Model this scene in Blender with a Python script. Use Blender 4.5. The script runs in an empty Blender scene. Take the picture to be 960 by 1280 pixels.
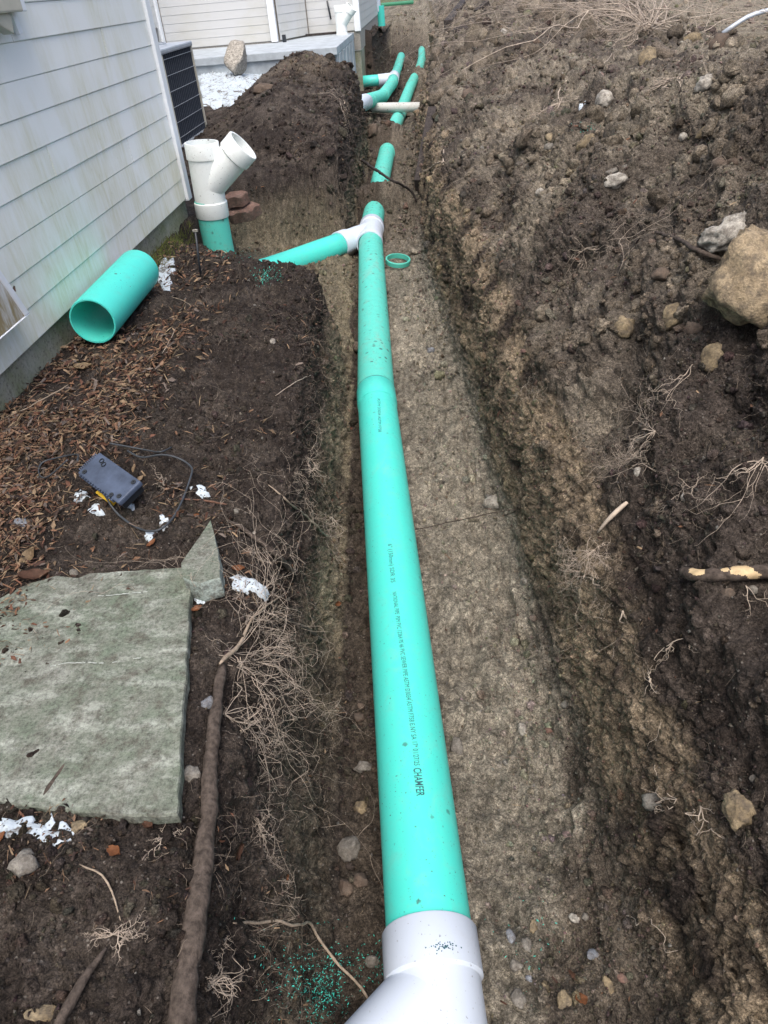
import bpy, bmesh, math, random
import numpy as np
from mathutils import Vector, Matrix
from mathutils.bvhtree import BVHTree
random.seed(7)
rng = np.random.default_rng(7)
SC = bpy.context.scene
COL = SC.collection
pi = math.pi

# ---------------------------------------------------------------- camera
FPX = 900.0; CXP = 480.0; CYP = 640.0; CZ = 0.95          # photograph is 960 x 1280
cf = np.array([47, -671, 900.0]); cf /= np.linalg.norm(cf)
cn = np.array([111, 1215, 900.0]); cn -= cf * cn.dot(cf); cn /= np.linalg.norm(cn)
cu = -cn
cr = np.cross(cf, cu)
if cr[0] < 0: cr = -cr
cam_d = bpy.data.cameras.new('camera'); cam = bpy.data.objects.new('camera', cam_d); COL.objects.link(cam)
cam_d.sensor_fit = 'VERTICAL'; cam_d.sensor_height = 24.0; cam_d.lens = FPX / 1280 * 24.0
cam_d.clip_start = 0.02; cam_d.clip_end = 600
cam.matrix_world = Matrix(((cr[0], -cr[1], -cr[2], 0), (cf[0], -cf[1], -cf[2], 0), (cu[0], -cu[1], -cu[2], CZ), (0, 0, 0, 1)))
SC.camera = cam

# ---------------------------------------------------------------- sky, sun, exposure (overcast)
SUN_EL, SUN_AZ = math.radians(64), math.radians(174)
world = bpy.data.worlds.new('World'); SC.world = world; world.use_nodes = True
wn = world.node_tree; wn.nodes.clear()
wo = wn.nodes.new('ShaderNodeOutputWorld'); wb = wn.nodes.new('ShaderNodeBackground'); ws = wn.nodes.new('ShaderNodeTexSky')
ws.sky_type = 'NISHITA'; ws.sun_disc = False; ws.sun_elevation = SUN_EL; ws.sun_rotation = SUN_AZ
ws.air_density = 1.0; ws.dust_density = 5.0; ws.ozone_density = 1.0
wb.inputs['Strength'].default_value = 0.15
wn.links.new(ws.outputs[0], wb.inputs[0]); wn.links.new(wb.outputs[0], wo.inputs[0])
sun_d = bpy.data.lights.new('sun', 'SUN'); sun = bpy.data.objects.new('sun', sun_d); COL.objects.link(sun)
sun_d.energy = 1.1; sun_d.angle = math.radians(40); sun_d.color = (1.0, 0.97, 0.93)
sd = Vector((math.sin(SUN_AZ) * math.cos(SUN_EL), math.cos(SUN_AZ) * math.cos(SUN_EL), math.sin(SUN_EL)))
sun.rotation_euler = sd.to_track_quat('Z', 'Y').to_euler()
SC.view_settings.view_transform = 'Standard'; SC.view_settings.look = 'None'
SC.view_settings.gamma = 1.0; SC.view_settings.use_curve_mapping = False
SC.view_settings.exposure = 0.84

# ---------------------------------------------------------------- rays of the photograph
def ray(px, py):
    r = np.array([px - CXP, py - CYP, FPX]); return np.array([r @ cr, r @ cf, r @ cu])
ORG = np.array([0, 0, CZ])
def at_z(px, py, Z): d = ray(px, py); return ORG + d * (Z - CZ) / d[2]
def at_x(px, py, X): d = ray(px, py); return ORG + d * X / d[0]
def at_y(px, py, Y): d = ray(px, py); return ORG + d * Y / d[1]

# ---------------------------------------------------------------- numpy noise
_perm = np.random.default_rng(11).permutation(4096).astype(np.int64)
_grad = np.random.default_rng(12).normal(size=(4096, 3)); _grad /= np.linalg.norm(_grad, axis=1)[:, None]
def gnoise(p):
    pf = np.floor(p); f = p - pf; i = pf.astype(np.int64)
    w = f * f * f * (f * (f * 6 - 15) + 10)
    out = np.zeros(len(p))
    for dx in (0, 1):
        for dy in (0, 1):
            for dz in (0, 1):
                h = _perm[(_perm[(_perm[(i[:, 0] + dx) & 4095] + i[:, 1] + dy) & 4095] + i[:, 2] + dz) & 4095]
                g = _grad[h]
                v = g[:, 0] * (f[:, 0] - dx) + g[:, 1] * (f[:, 1] - dy) + g[:, 2] * (f[:, 2] - dz)
                out += v * np.abs(1 - dx - w[:, 0]) * np.abs(1 - dy - w[:, 1]) * np.abs(1 - dz - w[:, 2])
    return out * 1.6
def worley(p, jit=1.0):
    pf = np.floor(p).astype(np.int64); best = np.full(len(p), 9.0); cid = np.zeros(len(p), dtype=np.int64)
    for dx in (-1, 0, 1):
        for dy in (-1, 0, 1):
            for dz in (-1, 0, 1):
                c = pf + [dx, dy, dz]; h = _perm[(_perm[(_perm[c[:, 0] & 4095] + c[:, 1]) & 4095] + c[:, 2]) & 4095]
                q = c + .5 + jit * .5 * _grad[h]; d2 = ((q - p) ** 2).sum(1); k = d2 < best; best[k] = d2[k]; cid[k] = h[k]
    return np.sqrt(best), cid
def fbm(p, oct=3, gain=0.5):
    s = np.zeros(len(p)); a = 1.0
    for k in range(oct):
        s += a * gnoise(p * (2.03 ** k) + 17.3 * k); a *= gain
    return s
def sst(a, b, x):
    t = np.clip((x - a) / (b - a), 0, 1); return t * t * (3 - 2 * t)

# ---------------------------------------------------------------- mesh helpers
def mesh_np(name, V, Fc, smooth=True):
    me = bpy.data.meshes.new(name)
    V = np.asarray(V, dtype=np.float32); Fc = np.asarray(Fc, dtype=np.int32)
    n, k = Fc.shape
    me.vertices.add(len(V)); me.vertices.foreach_set('co', V.ravel())
    me.loops.add(n * k); me.loops.foreach_set('vertex_index', Fc.ravel())
    me.polygons.add(n)
    me.polygons.foreach_set('loop_start', np.arange(0, n * k, k, dtype=np.int32))
    me.polygons.foreach_set('loop_total', np.full(n, k, dtype=np.int32))
    if smooth: me.polygons.foreach_set('use_smooth', np.ones(n, dtype=bool))
    me.update(calc_edges=True)
    return me
def set_col(me, name, C):
    a = me.attributes.new(name, 'FLOAT_COLOR', 'POINT')
    C4 = np.ones((len(C), 4), dtype=np.float32); C4[:, :3] = C
    a.data.foreach_set('color', C4.ravel())
def link(name, me, mat=None, parent=None, loc=None):
    o = bpy.data.objects.new(name, me); COL.objects.link(o)
    if mat is not None and me is not None and len(me.materials) == 0: me.materials.append(mat)
    if parent is not None: o.parent = parent
    if loc is not None: o.location = loc
    return o
def tag(o, label=None, cat=None, group=None, kind=None):
    if label: o['label'] = label
    if cat: o['category'] = cat
    if group: o['group'] = group
    if kind: o['kind'] = kind
    return o
def empty(name, loc, label, cat, group=None):
    o = bpy.data.objects.new(name, None); COL.objects.link(o); o.location = loc; o.empty_display_size = 0.05
    return tag(o, label, cat, group)
def bm_mesh(name, bm, smooth=False):
    bmesh.ops.recalc_face_normals(bm, faces=bm.faces[:])
    me = bpy.data.meshes.new(name); bm.to_mesh(me); bm.free()
    if smooth:
        for p in me.polygons: p.use_smooth = True
    return me
def add_box(bm, c, s, rot=None, bevel=0.0):
    m = Matrix.Translation(Vector(c)) @ (rot.to_4x4() if rot is not None else Matrix.Identity(4)) @ Matrix.Diagonal((s[0], s[1], s[2], 1))
    r = bmesh.ops.create_cube(bm, size=1.0, matrix=m)
    if bevel > 0:
        es = list({e for v in r['verts'] for e in v.link_edges})
        bmesh.ops.bevel(bm, geom=es, offset=bevel, segments=2, affect='EDGES', profile=0.6)
    return r
def box_mesh(name, c, s, rot=None, bevel=0.0):
    bm = bmesh.new(); add_box(bm, c, s, rot, bevel); return bm_mesh(name, bm)
def frames(path):
    P = np.asarray(path, dtype=float)
    T = np.gradient(P, axis=0); T /= np.linalg.norm(T, axis=1)[:, None] + 1e-12
    n = np.cross(T[0], [0, 0, 1.0])
    if np.linalg.norm(n) < 1e-3: n = np.cross(T[0], [0, 1.0, 0])
    n /= np.linalg.norm(n); Ns = [n]
    for k in range(1, len(P)):
        n = Ns[-1] - T[k] * Ns[-1].dot(T[k]); n /= np.linalg.norm(n) + 1e-12; Ns.append(n)
    Ns = np.array(Ns); return P, T, Ns, np.cross(T, Ns)
def tube(path, rad, seg=6, cap=True, squash=1.0):
    P, T, A, B = frames(path)
    rad = np.broadcast_to(np.asarray(rad, dtype=float), (len(P),))
    an = np.linspace(0, 2 * pi, seg, endpoint=False)
    V = P[:, None] + rad[:, None, None] * (np.cos(an)[None, :, None] * A[:, None] + squash * np.sin(an)[None, :, None] * B[:, None])
    V = V.reshape(-1, 3); n = len(P)
    i = np.arange(n - 1)[:, None] * seg; j = np.arange(seg)[None, :]; j2 = (j + 1) % seg
    Fc = np.stack([i + j, i + j2, i + seg + j2, i + seg + j], -1).reshape(-1, 4)
    if cap:
        V = np.vstack([V, P[0], P[-1]]); a, b = n * seg, n * seg + 1
        j = np.arange(seg); j2 = (j + 1) % seg
        c0 = np.stack([np.full(seg, a), j2, j, j], -1); c1 = np.stack([np.full(seg, b), (n - 1) * seg + j, (n - 1) * seg + j2, (n - 1) * seg + j2], -1)
        Fc = (Fc, c0[:, :3], c1[:, :3])
    return V, Fc
def join_tubes(name, parts, smooth=True):
    """parts: (V, F) of tube(..., cap=False); quads only"""
    Vs, Fs, o = [], [], 0
    for V, Fc in parts:
        Vs.append(V); Fs.append(Fc + o); o += len(V)
    return mesh_np(name, np.vstack(Vs), np.vstack(Fs), smooth)
def capped_tube_mesh(name, path, rad, seg=10, squash=1.0):
    V, (q, a, b) = tube(path, rad, seg, True, squash)
    me = bpy.data.meshes.new(name)
    me.from_pydata([tuple(v) for v in V], [], [tuple(f) for f in q] + [tuple(f) for f in a] + [tuple(f) for f in b])
    for p in me.polygons: p.use_smooth = len(p.vertices) == 4
    me.update(); return me
def rev(name, prof, p0, p1, seg=40, bm=None):
    """hollow body of revolution round the axis p0->p1; prof = closed loop of (distance along axis, radius)"""
    own = bm is None
    if own: bm = bmesh.new()
    p0 = Vector(p0); p1 = Vector(p1); t = (p1 - p0).normalized()
    q = t.to_track_quat('Z', 'Y').to_matrix()
    rings = []
    for d, r in prof:
        rings.append([bm.verts.new(p0 + t * d + q @ Vector((math.cos(2 * pi * k / seg) * r, math.sin(2 * pi * k / seg) * r, 0))) for k in range(seg)])
    m = len(prof)
    for a in range(m):
        b = (a + 1) % m
        for k in range(seg):
            f = bm.faces.new((rings[a][k], rings[a][(k + 1) % seg], rings[b][(k + 1) % seg], rings[b][k])); f.smooth = True
    if not own: return
    bmesh.ops.recalc_face_normals(bm, faces=bm.faces[:])
    es = [e for e in bm.edges if len(e.link_faces) == 2 and e.calc_face_angle(0) > 0.6]
    bmesh.ops.split_edges(bm, edges=es)
    me = bpy.data.meshes.new(name); bm.to_mesh(me); bm.free(); return me
def pipe_prof(L, ro, wall=0.0045, lip=0.0015):
    return [(0, ro - wall), (0, ro - lip), (lip, ro), (L - lip, ro), (L, ro - lip), (L, ro - wall)]

# ---------------------------------------------------------------- materials
def new_mat(name):
    m = bpy.data.materials.new(name); m.use_nodes = True
    nt = m.node_tree; b = nt.nodes['Principled BSDF']
    return m, nt, b
def N(nt, t, **kw):
    n = nt.nodes.new(t)
    for k, v in kw.items():
        if k.startswith('i_'): n.inputs[k[2:].replace('_', ' ')].default_value = v
        else: setattr(n, k, v)
    return n
def L(nt, a, b): nt.links.new(a, b)
def ramp(nt, fac, stops, interp='LINEAR'):
    r = nt.nodes.new('ShaderNodeValToRGB'); r.color_ramp.interpolation = interp
    e = r.color_ramp.elements
    while len(e) < len(stops): e.new(0.5)
    for k, (p, c) in enumerate(stops):
        e[k].position = p; e[k].color = (c, c, c, 1) if not hasattr(c, '__len__') else (*c[:3], 1)
    if fac is not None: L(nt, fac, r.inputs[0])
    return r
def mix(nt, fac, a, b, mode='MIX'):
    m = nt.nodes.new('ShaderNodeMix'); m.data_type = 'RGBA'; m.blend_type = mode
    for sock, v in ((m.inputs[0], fac), (m.inputs[6], a), (m.inputs[7], b)):
        if hasattr(v, 'is_linked') or hasattr(v, 'links'): L(nt, v, sock)
        elif hasattr(v, '__len__'): sock.default_value = (*v[:3], 1)
        else: sock.default_value = v
    return m.outputs[2]
def pos(nt):
    return nt.nodes.new('ShaderNodeNewGeometry').outputs['Position']
def noise(nt, vec, scale, detail=4, rough=0.55, dist=0.0):
    n = N(nt, 'ShaderNodeTexNoise'); n.inputs['Scale'].default_value = scale; n.inputs['Detail'].default_value = detail
    n.inputs['Roughness'].default_value = rough; n.inputs['Distortion'].default_value = dist
    if vec is not None: L(nt, vec, n.inputs['Vector'])
    return n.outputs[0]
def vmap(nt, vec, scale=(1, 1, 1), rot=(0, 0, 0)):
    m = N(nt, 'ShaderNodeMapping'); m.inputs['Scale'].default_value = scale; m.inputs['Rotation'].default_value = rot
    L(nt, vec, m.inputs['Vector']); return m.outputs[0]
def bump(nt, b, h, strength=0.5, dist=0.01, prev=None):
    n = N(nt, 'ShaderNodeBump'); n.inputs['Strength'].default_value = strength; n.inputs['Distance'].default_value = dist
    L(nt, h, n.inputs['Height'])
    if prev is not None: L(nt, prev, n.inputs['Normal'])
    if b is not None: L(nt, n.outputs[0], b.inputs['Normal'])
    return n.outputs[0]
def rough(b, v, spec=0.3):
    b.inputs['Roughness'].default_value = v; b.inputs['Specular IOR Level'].default_value = spec

def vsel(nt, v, lo, hi):
    sp = N(nt, 'ShaderNodeSeparateColor'); L(nt, v.outputs['Color'], sp.inputs[0]); return ramp(nt, sp.outputs[0], [(lo, 0.0), (hi, 1.0)]).outputs[0]
def vor(nt, p, sc):
    v = N(nt, 'ShaderNodeTexVoronoi'); v.inputs['Scale'].default_value = sc; L(nt, p, v.inputs['Vector']); return v
def mul(nt, a, b):
    m = N(nt, 'ShaderNodeMath', operation='MULTIPLY'); L(nt, a, m.inputs[0])
    if hasattr(b, 'links'): L(nt, b, m.inputs[1])
    else: m.inputs[1].default_value = b
    return m.outputs[0]
def soil_mat(name, attr='soil'):
    m, nt, b = new_mat(name); p = pos(nt)
    a = N(nt, 'ShaderNodeAttribute', attribute_name=attr)
    wn_ = N(nt, 'ShaderNodeTexNoise'); wn_.inputs['Scale'].default_value = 70; wn_.inputs['Detail'].default_value = 3; L(nt, p, wn_.inputs['Vector'])
    wp_ = N(nt, 'ShaderNodeVectorMath', operation='MULTIPLY_ADD'); L(nt, wn_.outputs['Color'], wp_.inputs[0]); wp_.inputs[1].default_value = (.016, .016, .016); L(nt, p, wp_.inputs[2]); q = wp_.outputs[0]
    n1 = noise(nt, p, 90, 6, 0.75); n2 = noise(nt, p, 420, 4, 0.75); n3 = noise(nt, p, 28, 5, 0.65)
    v1 = vor(nt, q, 120); v2 = vor(nt, q, 290)
    r1 = ramp(nt, n1, [(0.28, 0.40), (0.5, 0.95), (0.72, 1.6)]); r2 = ramp(nt, n2, [(0.32, 0.5), (0.68, 1.6)]); r3 = ramp(nt, n3, [(0.3, 0.68), (0.7, 1.38)])
    c = mix(nt, 1.0, a.outputs['Color'], r1.outputs[0], 'MULTIPLY'); c = mix(nt, 1.0, c, r2.outputs[0], 'MULTIPLY'); c = mix(nt, 1.0, c, r3.outputs[0], 'MULTIPLY')
    cell = vsel(nt, v2, 0.0, 1.0); c = mix(nt, 1.0, c, ramp(nt, cell, [(0, .62), (1, 1.42)]).outputs[0], 'MULTIPLY')
    v = vor(nt, p, 150)
    fac = mul(nt, vsel(nt, v, .90, .93), ramp(nt, v.outputs['Distance'], [(0.2, 1.0), (0.34, 0.0)]).outputs[0])
    c = mix(nt, fac, c, mix(nt, 0.5, a.outputs['Color'], (0.36, 0.33, 0.29)))
    L(nt, c, b.inputs['Base Color']); rough(b, 0.93, 0.15)
    h1 = bump(nt, None, n3, 0.6, 0.012); h2 = bump(nt, None, n1, 1.0, 0.008, h1)
    d1 = ramp(nt, v1.outputs['Distance'], [(0.0, 1.0), (.75, 0.0)]); d2 = ramp(nt, v2.outputs['Distance'], [(0.0, 1.0), (.75, 0.0)])
    h3 = bump(nt, None, d1.outputs[0], 1.0, 0.004, h2); h4 = bump(nt, None, d2.outputs[0], 1.0, 0.0018, h3); bump(nt, b, n2, 0.8, 0.002, h4)
    return m
def rock_mat(name, c1, c2, sc=30, b_=0.6):
    m, nt, b = new_mat(name); tc = N(nt, 'ShaderNodeTexCoord').outputs['Object']; p = pos(nt)
    n1 = noise(nt, p, sc, 6, 0.65); n2 = noise(nt, p, sc * 9, 3, 0.7)
    r = ramp(nt, n1, [(0.3, c1), (0.68, c2)]); r2 = ramp(nt, n2, [(0.3, 0.65), (0.7, 1.25)])
    c = mix(nt, 1.0, r.outputs[0], r2.outputs[0], 'MULTIPLY'); c = mix(nt, ramp(nt, noise(nt, p, 55, 5, .7), [(.38, .7), (.56, .0)]).outputs[0], c, (.085, .072, .06)); L(nt, c, b.inputs['Base Color']); rough(b, 0.92, 0.15)
    h = bump(nt, None, n1, b_, 0.01); bump(nt, b, n2, b_, 0.003, h); return m
def pvc_mat(name, col, dirt=0.5, rgh=0.36, speck=(0.05, 0.04, 0.03), film=(0.30, 0.26, 0.2), low=1.0):
    m, nt, b = new_mat(name); p = pos(nt)
    qn = N(nt, 'ShaderNodeTexNoise'); qn.inputs['Scale'].default_value = 160; L(nt, p, qn.inputs['Vector'])
    qv = N(nt, 'ShaderNodeVectorMath', operation='MULTIPLY_ADD'); L(nt, qn.outputs['Color'], qv.inputs[0]); qv.inputs[1].default_value = (.008, .008, .008); L(nt, p, qv.inputs[2])
    v = vor(nt, qv.outputs[0], 95); v3 = vor(nt, qv.outputs[0], 260)
    v5 = vor(nt, qv.outputs[0], 34); f5_ = mul(nt, vsel(nt, v5, 1 - .42 * max(0, dirt - .3), 1 - .40 * max(0, dirt - .3) + .001), ramp(nt, v5.outputs['Distance'], [(.10 + .12 * dirt, .85), (.16 + .18 * dirt, 0.0)]).outputs[0])
    dn = noise(nt, p, 4.5, 3, 0.6); gate = ramp(nt, dn, [(0.42, 0.25), (0.6, 1.0)]).outputs[0]
    f1_ = mul(nt, vsel(nt, v, 1 - .38 * dirt, 1 - .36 * dirt), ramp(nt, v.outputs['Distance'], [(0.12, 1.0), (0.2, 0.0)]).outputs[0])
    f2_ = mul(nt, vsel(nt, v3, 1 - .3 * dirt, 1 - .28 * dirt), ramp(nt, v3.outputs['Distance'], [(0.14, .8), (0.28, 0.0)]).outputs[0])
    fm_ = N(nt, 'ShaderNodeMath', operation='MAXIMUM'); L(nt, f1_, fm_.inputs[0]); L(nt, f2_, fm_.inputs[1]); fo_ = fm_; fm_ = N(nt, 'ShaderNodeMath', operation='MAXIMUM'); L(nt, fo_.outputs[0], fm_.inputs[0]); L(nt, f5_, fm_.inputs[1]); fac = mul(nt, fm_.outputs[0], gate)
    n2 = noise(nt, p, 22, 6, 0.75, 0.6); sm = ramp(nt, n2, [(0.52, 0.0), (0.78, 0.5 * dirt)])
    c = mix(nt, sm.outputs[0], col, film)
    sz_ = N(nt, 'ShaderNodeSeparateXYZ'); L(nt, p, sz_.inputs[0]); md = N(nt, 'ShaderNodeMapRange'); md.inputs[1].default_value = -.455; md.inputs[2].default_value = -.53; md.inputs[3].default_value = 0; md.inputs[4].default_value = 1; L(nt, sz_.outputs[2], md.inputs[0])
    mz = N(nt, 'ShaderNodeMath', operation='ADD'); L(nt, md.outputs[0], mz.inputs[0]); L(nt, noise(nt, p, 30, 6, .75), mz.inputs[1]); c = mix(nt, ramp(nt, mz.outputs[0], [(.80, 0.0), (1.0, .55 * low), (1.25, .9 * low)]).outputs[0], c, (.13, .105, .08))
    c = mix(nt, ramp(nt, noise(nt, vmap(nt, p, (1.4, .5, 1.4)), 7, 5, .7, 1.0), [(.56, 0.0), (.70, .28 * dirt)]).outputs[0], c, (.36, .34, .28)); c = mix(nt, fac, c, speck)
    L(nt, c, b.inputs['Base Color']); rough(b, rgh, 0.45)
    rr = ramp(nt, n2, [(0.4, rgh), (0.75, rgh + 0.3)]); L(nt, rr.outputs[0], b.inputs['Roughness'])
    nb = noise(nt, p, 60, 2); bump(nt, b, nb, 0.05, 0.003); return m
def plain(name, col, r=0.6, spec=0.3, var=0.25, sc=40, bmp=0.15, metal=0.0):
    m, nt, b = new_mat(name); p = pos(nt); n1 = noise(nt, p, sc, 5, 0.65)
    rr = ramp(nt, n1, [(0.3, 1 - var), (0.7, 1 + var)]); c = mix(nt, 1.0, col, rr.outputs[0], 'MULTIPLY')
    L(nt, c, b.inputs['Base Color']); rough(b, r, spec); b.inputs['Metallic'].default_value = metal
    bump(nt, b, n1, bmp, 0.004); return m
def siding_mat(name, base, low, algae=1.0):
    """white vinyl with greenish grime that gets heavier near the ground, in vertical runs"""
    m, nt, b = new_mat(name); p = pos(nt)
    sx = N(nt, 'ShaderNodeSeparateXYZ'); L(nt, p, sx.inputs[0])
    n1 = noise(nt, vmap(nt, p, (1.0, 2.2, 1.0)), 2.2, 4, 0.6); n2 = noise(nt, vmap(nt, p, (1, 16, 3)), 3.0, 5, 0.7); n3 = noise(nt, p, 60, 4, 0.7)
    hgt = N(nt, 'ShaderNodeMapRange'); hgt.inputs[1].default_value = 0.08; hgt.inputs[2].default_value = 0.75; hgt.inputs[3].default_value = 0.55; hgt.inputs[4].default_value = 0.0
    L(nt, sx.outputs[2], hgt.inputs[0])
    a = N(nt, 'ShaderNodeMath', operation='MULTIPLY_ADD'); L(nt, n1, a.inputs[0]); a.inputs[1].default_value = 2.6; a.inputs[2].default_value = -1.15
    a2 = N(nt, 'ShaderNodeMath', operation='ADD', use_clamp=True); L(nt, a.outputs[0], a2.inputs[0]); L(nt, hgt.outputs[0], a2.inputs[1])
    s = N(nt, 'ShaderNodeMath', operation='MULTIPLY', use_clamp=True); L(nt, a2.outputs[0], s.inputs[0]); L(nt, ramp(nt, n2, [(0.35, 0.35), (0.65, 1.1)]).outputs[0], s.inputs[1])
    s2 = N(nt, 'ShaderNodeMath', operation='MULTIPLY', use_clamp=True); L(nt, s.outputs[0], s2.inputs[0]); s2.inputs[1].default_value = algae
    c = mix(nt, s2.outputs[0], base, low)
    spk = ramp(nt, n3, [(0.62, 0.0), (0.75, 0.45)]); sf = N(nt, 'ShaderNodeMath', operation='MULTIPLY'); L(nt, spk.outputs[0], sf.inputs[0]); L(nt, s2.outputs[0], sf.inputs[1])
    c = mix(nt, sf.outputs[0], c, (0.12, 0.12, 0.06))
    L(nt, c, b.inputs['Base Color']); rough(b, 0.5, 0.4)
    gr = noise(nt, vmap(nt, p, (60, 3, 90)), 3, 3); bump(nt, b, gr, 0.12, 0.002); return m

M = {}
M['soil'] = soil_mat('soil'); M['clod'] = soil_mat('soil_clod')
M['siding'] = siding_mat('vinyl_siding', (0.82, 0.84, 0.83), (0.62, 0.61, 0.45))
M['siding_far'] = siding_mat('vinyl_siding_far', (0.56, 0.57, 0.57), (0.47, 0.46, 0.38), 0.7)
M['trim'] = plain('white_trim', (0.80, 0.83, 0.86), 0.45, 0.4, 0.06, 15)
M['wall_core'] = plain('wall_sheathing', (0.3, 0.28, 0.25), 0.8)
M['beige'] = plain('beige_plastic', (0.50, 0.48, 0.40), 0.5, 0.4, 0.08, 12)
M['pvc_green'] = pvc_mat('green_pvc', (0.075, 0.66, 0.56), 0.42)
M['pvc_green_dirty'] = pvc_mat('green_pvc_dirty', (0.095, 0.56, 0.465), .95, 0.55)
M['pvc_green_loose'] = pvc_mat('green_pvc_loose', (0.08, 0.50, 0.40), .7, .5, low=0.0)
M['pvc_white'] = pvc_mat('white_pvc', (0.54, 0.61, 0.70), 0.22, 0.38)
M['pvc_cream'] = pvc_mat('white_pvc_weathered', (0.80, 0.84, 0.82), 0.45, 0.42)
M['pvc_old'] = pvc_mat('old_white_pvc', (0.5, 0.51, 0.48), 1.0, 0.6)
M['ink'] = plain('ink', (0.03, 0.10, 0.12), 0.6)
M['conc'] = plain('patio_concrete', (0.36, 0.40, 0.43), 0.8, 0.2, 0.25, 6, 0.3)
M['bark'] = plain('root_bark', (0.075, 0.060, 0.050), 0.88, 0.15, 0.6, 90, 1.0)
M['bark_light'] = plain('root_pale', (0.30, 0.24, 0.18), 0.8, 0.2, 0.35, 80, 0.4)
M['root_fine'] = plain('root_fine', (0.40, 0.335, 0.27), 0.8, 0.2, 0.45, 30, 0.1)
M['hair'] = plain('hair_root', (0.25, 0.205, 0.16), .85, .2, .4, 20, .1)
M['wood_cut'] = plain('cut_wood', (0.5, 0.38, 0.22), 0.7, 0.2, 0.3, 60)
M['wood_dark'] = plain('rotten_wood', (0.045, 0.038, 0.035), 0.8, 0.2, 0.5, 40, 0.7)
M['black'] = plain('black_plastic', (0.02, 0.024, 0.03), 0.4, 0.5, 0.3, 30)
M['cable'] = plain('black_cable', (0.045, 0.052, 0.06), 0.45, 0.4, 0.3, 30)
M['navy'] = plain('dusty_blue_black_plastic', (0.060, 0.080, 0.125), 0.42, 0.5, 0.35, 25, 0.2)
M['yellow'] = plain('yellow_plastic', (0.55, 0.36, 0.03), 0.5)
M['metal'] = plain('grey_metal', (0.42, 0.46, 0.5), 0.45, 0.5, 0.1, 10, 0.05, 0.3)
M['slat'] = plain('grille_slats', (0.045, 0.055, 0.075), .5, .4, .2)
M['fin'] = plain('dark_grille', (0.008, 0.009, 0.012), 0.5, 0.4, 0.3, 30)
M['clear'] = plain('pale_plastic_tube', (0.48, 0.53, 0.58), 0.25, 0.6, 0.15, 20)
M['green_far'] = plain('green_plastic_sheet', (0.05, 0.22, 0.12), 0.5)

def snow_mat():
    m, nt, b = new_mat('old_snow'); p = pos(nt)
    v = N(nt, 'ShaderNodeTexVoronoi'); v.inputs['Scale'].default_value = 170; L(nt, p, v.inputs['Vector'])
    f = mul(nt, vsel(nt, v, .45, .5), ramp(nt, v.outputs['Distance'], [(0.22, 1.0), (0.36, 0.0)]).outputs[0]); c = mix(nt, f, (0.50, 0.57, 0.62), (0.05, 0.04, 0.035))
    c = mix(nt, ramp(nt, noise(nt, p, 13, 5, .7), [(.54, 0.0), (.60, .9)]).outputs[0], c, (.09, .075, .06)); L(nt, c, b.inputs['Base Color']); rough(b, 0.55, 0.3)
    bump(nt, b, noise(nt, p, 120, 4), 0.6, 0.004); return m
M['snow'] = snow_mat()
def found_mat():
    m, nt, b = new_mat('mossy_foundation'); p = pos(nt)
    n1 = noise(nt, p, 9, 6, 0.7); n2 = noise(nt, p, 75, 5, 0.75); n3 = noise(nt, p, 3, 3)
    c = mix(nt, ramp(nt, n1, [(0.35, 0.0), (0.65, 1.0)]).outputs[0], (0.33, 0.32, 0.27), (0.21, 0.23, 0.13))
    c = mix(nt, ramp(nt, n2, [(0.5, 0.0), (0.66, 0.75)]).outputs[0], c, (0.075, 0.065, 0.05)); c = mix(nt, ramp(nt, n3, [(0.5, 0.0), (0.75, 0.6)]).outputs[0], c, (0.42, 0.44, 0.38))
    L(nt, c, b.inputs['Base Color']); rough(b, 0.9, 0.15); bump(nt, b, n2, 0.7, 0.006); return m
M['found'] = found_mat()
def slab_mat():
    m, nt, b = new_mat('algae_slab'); p = pos(nt)
    n1 = noise(nt, p, 5, 5, 0.7, 0.4); n2 = noise(nt, p, 160, 5, 0.75); n3 = noise(nt, vmap(nt, p, (1, 2.2, 1)), 11, 5, 0.7); n4 = noise(nt, p, 35, 5, 0.7)
    c = mix(nt, ramp(nt, n1, [(0.36, 0.0), (0.62, 1.0)]).outputs[0], (0.175, 0.18, 0.155), (0.12, 0.15, 0.11))
    c = mix(nt, ramp(nt, n3, [(0.48, 0.0), (0.66, 0.85)]).outputs[0], c, (0.30, 0.32, 0.28))
    c = mix(nt, ramp(nt, n4, [(0.50, 0.0), (0.68, 0.85)]).outputs[0], c, (0.085, 0.08, 0.065))
    c = mix(nt, 1.0, c, ramp(nt, n2, [(0.32, 0.45), (0.5, 1.0), (0.68, 1.45)]).outputs[0], 'MULTIPLY')
    L(nt, c, b.inputs['Base Color']); rough(b, 0.85, 0.2)
    h = bump(nt, None, n2, 0.6, 0.002); bump(nt, b, n4, 0.5, 0.005, h); return m
M['slab'] = slab_mat()
M['chalk'] = plain('pale_scratch', (.36, .39, .35), .8, .2, .3, 150)
M['slab_pale'] = rock_mat('pale_slab_edge', (0.26, 0.32, 0.28), (0.42, 0.48, 0.44), 25)
M['rock_tan'] = rock_mat('tan_rock', (0.15, 0.115, 0.07), (0.36, 0.29, 0.185), 22, 1.0)
M['boulder'] = rock_mat('tan_boulder', (0.20, 0.155, 0.10), (0.45, 0.36, 0.235), 26, 1.0)
M['rock_grey'] = rock_mat('grey_rock', (0.12, 0.11, 0.095), (0.26, 0.245, 0.215), 28)
M['rock_pale'] = rock_mat('pale_rock', (0.26, 0.245, 0.215), (0.5, 0.47, 0.41), 26)
M['rock_blue'] = rock_mat('blue_grey_rock', (0.14, 0.15, 0.17), (0.3, 0.32, 0.35), 40)
M['rock_brown'] = rock_mat('brown_rock', (0.075, 0.055, 0.043), (0.17, 0.13, 0.10), 30)
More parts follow.
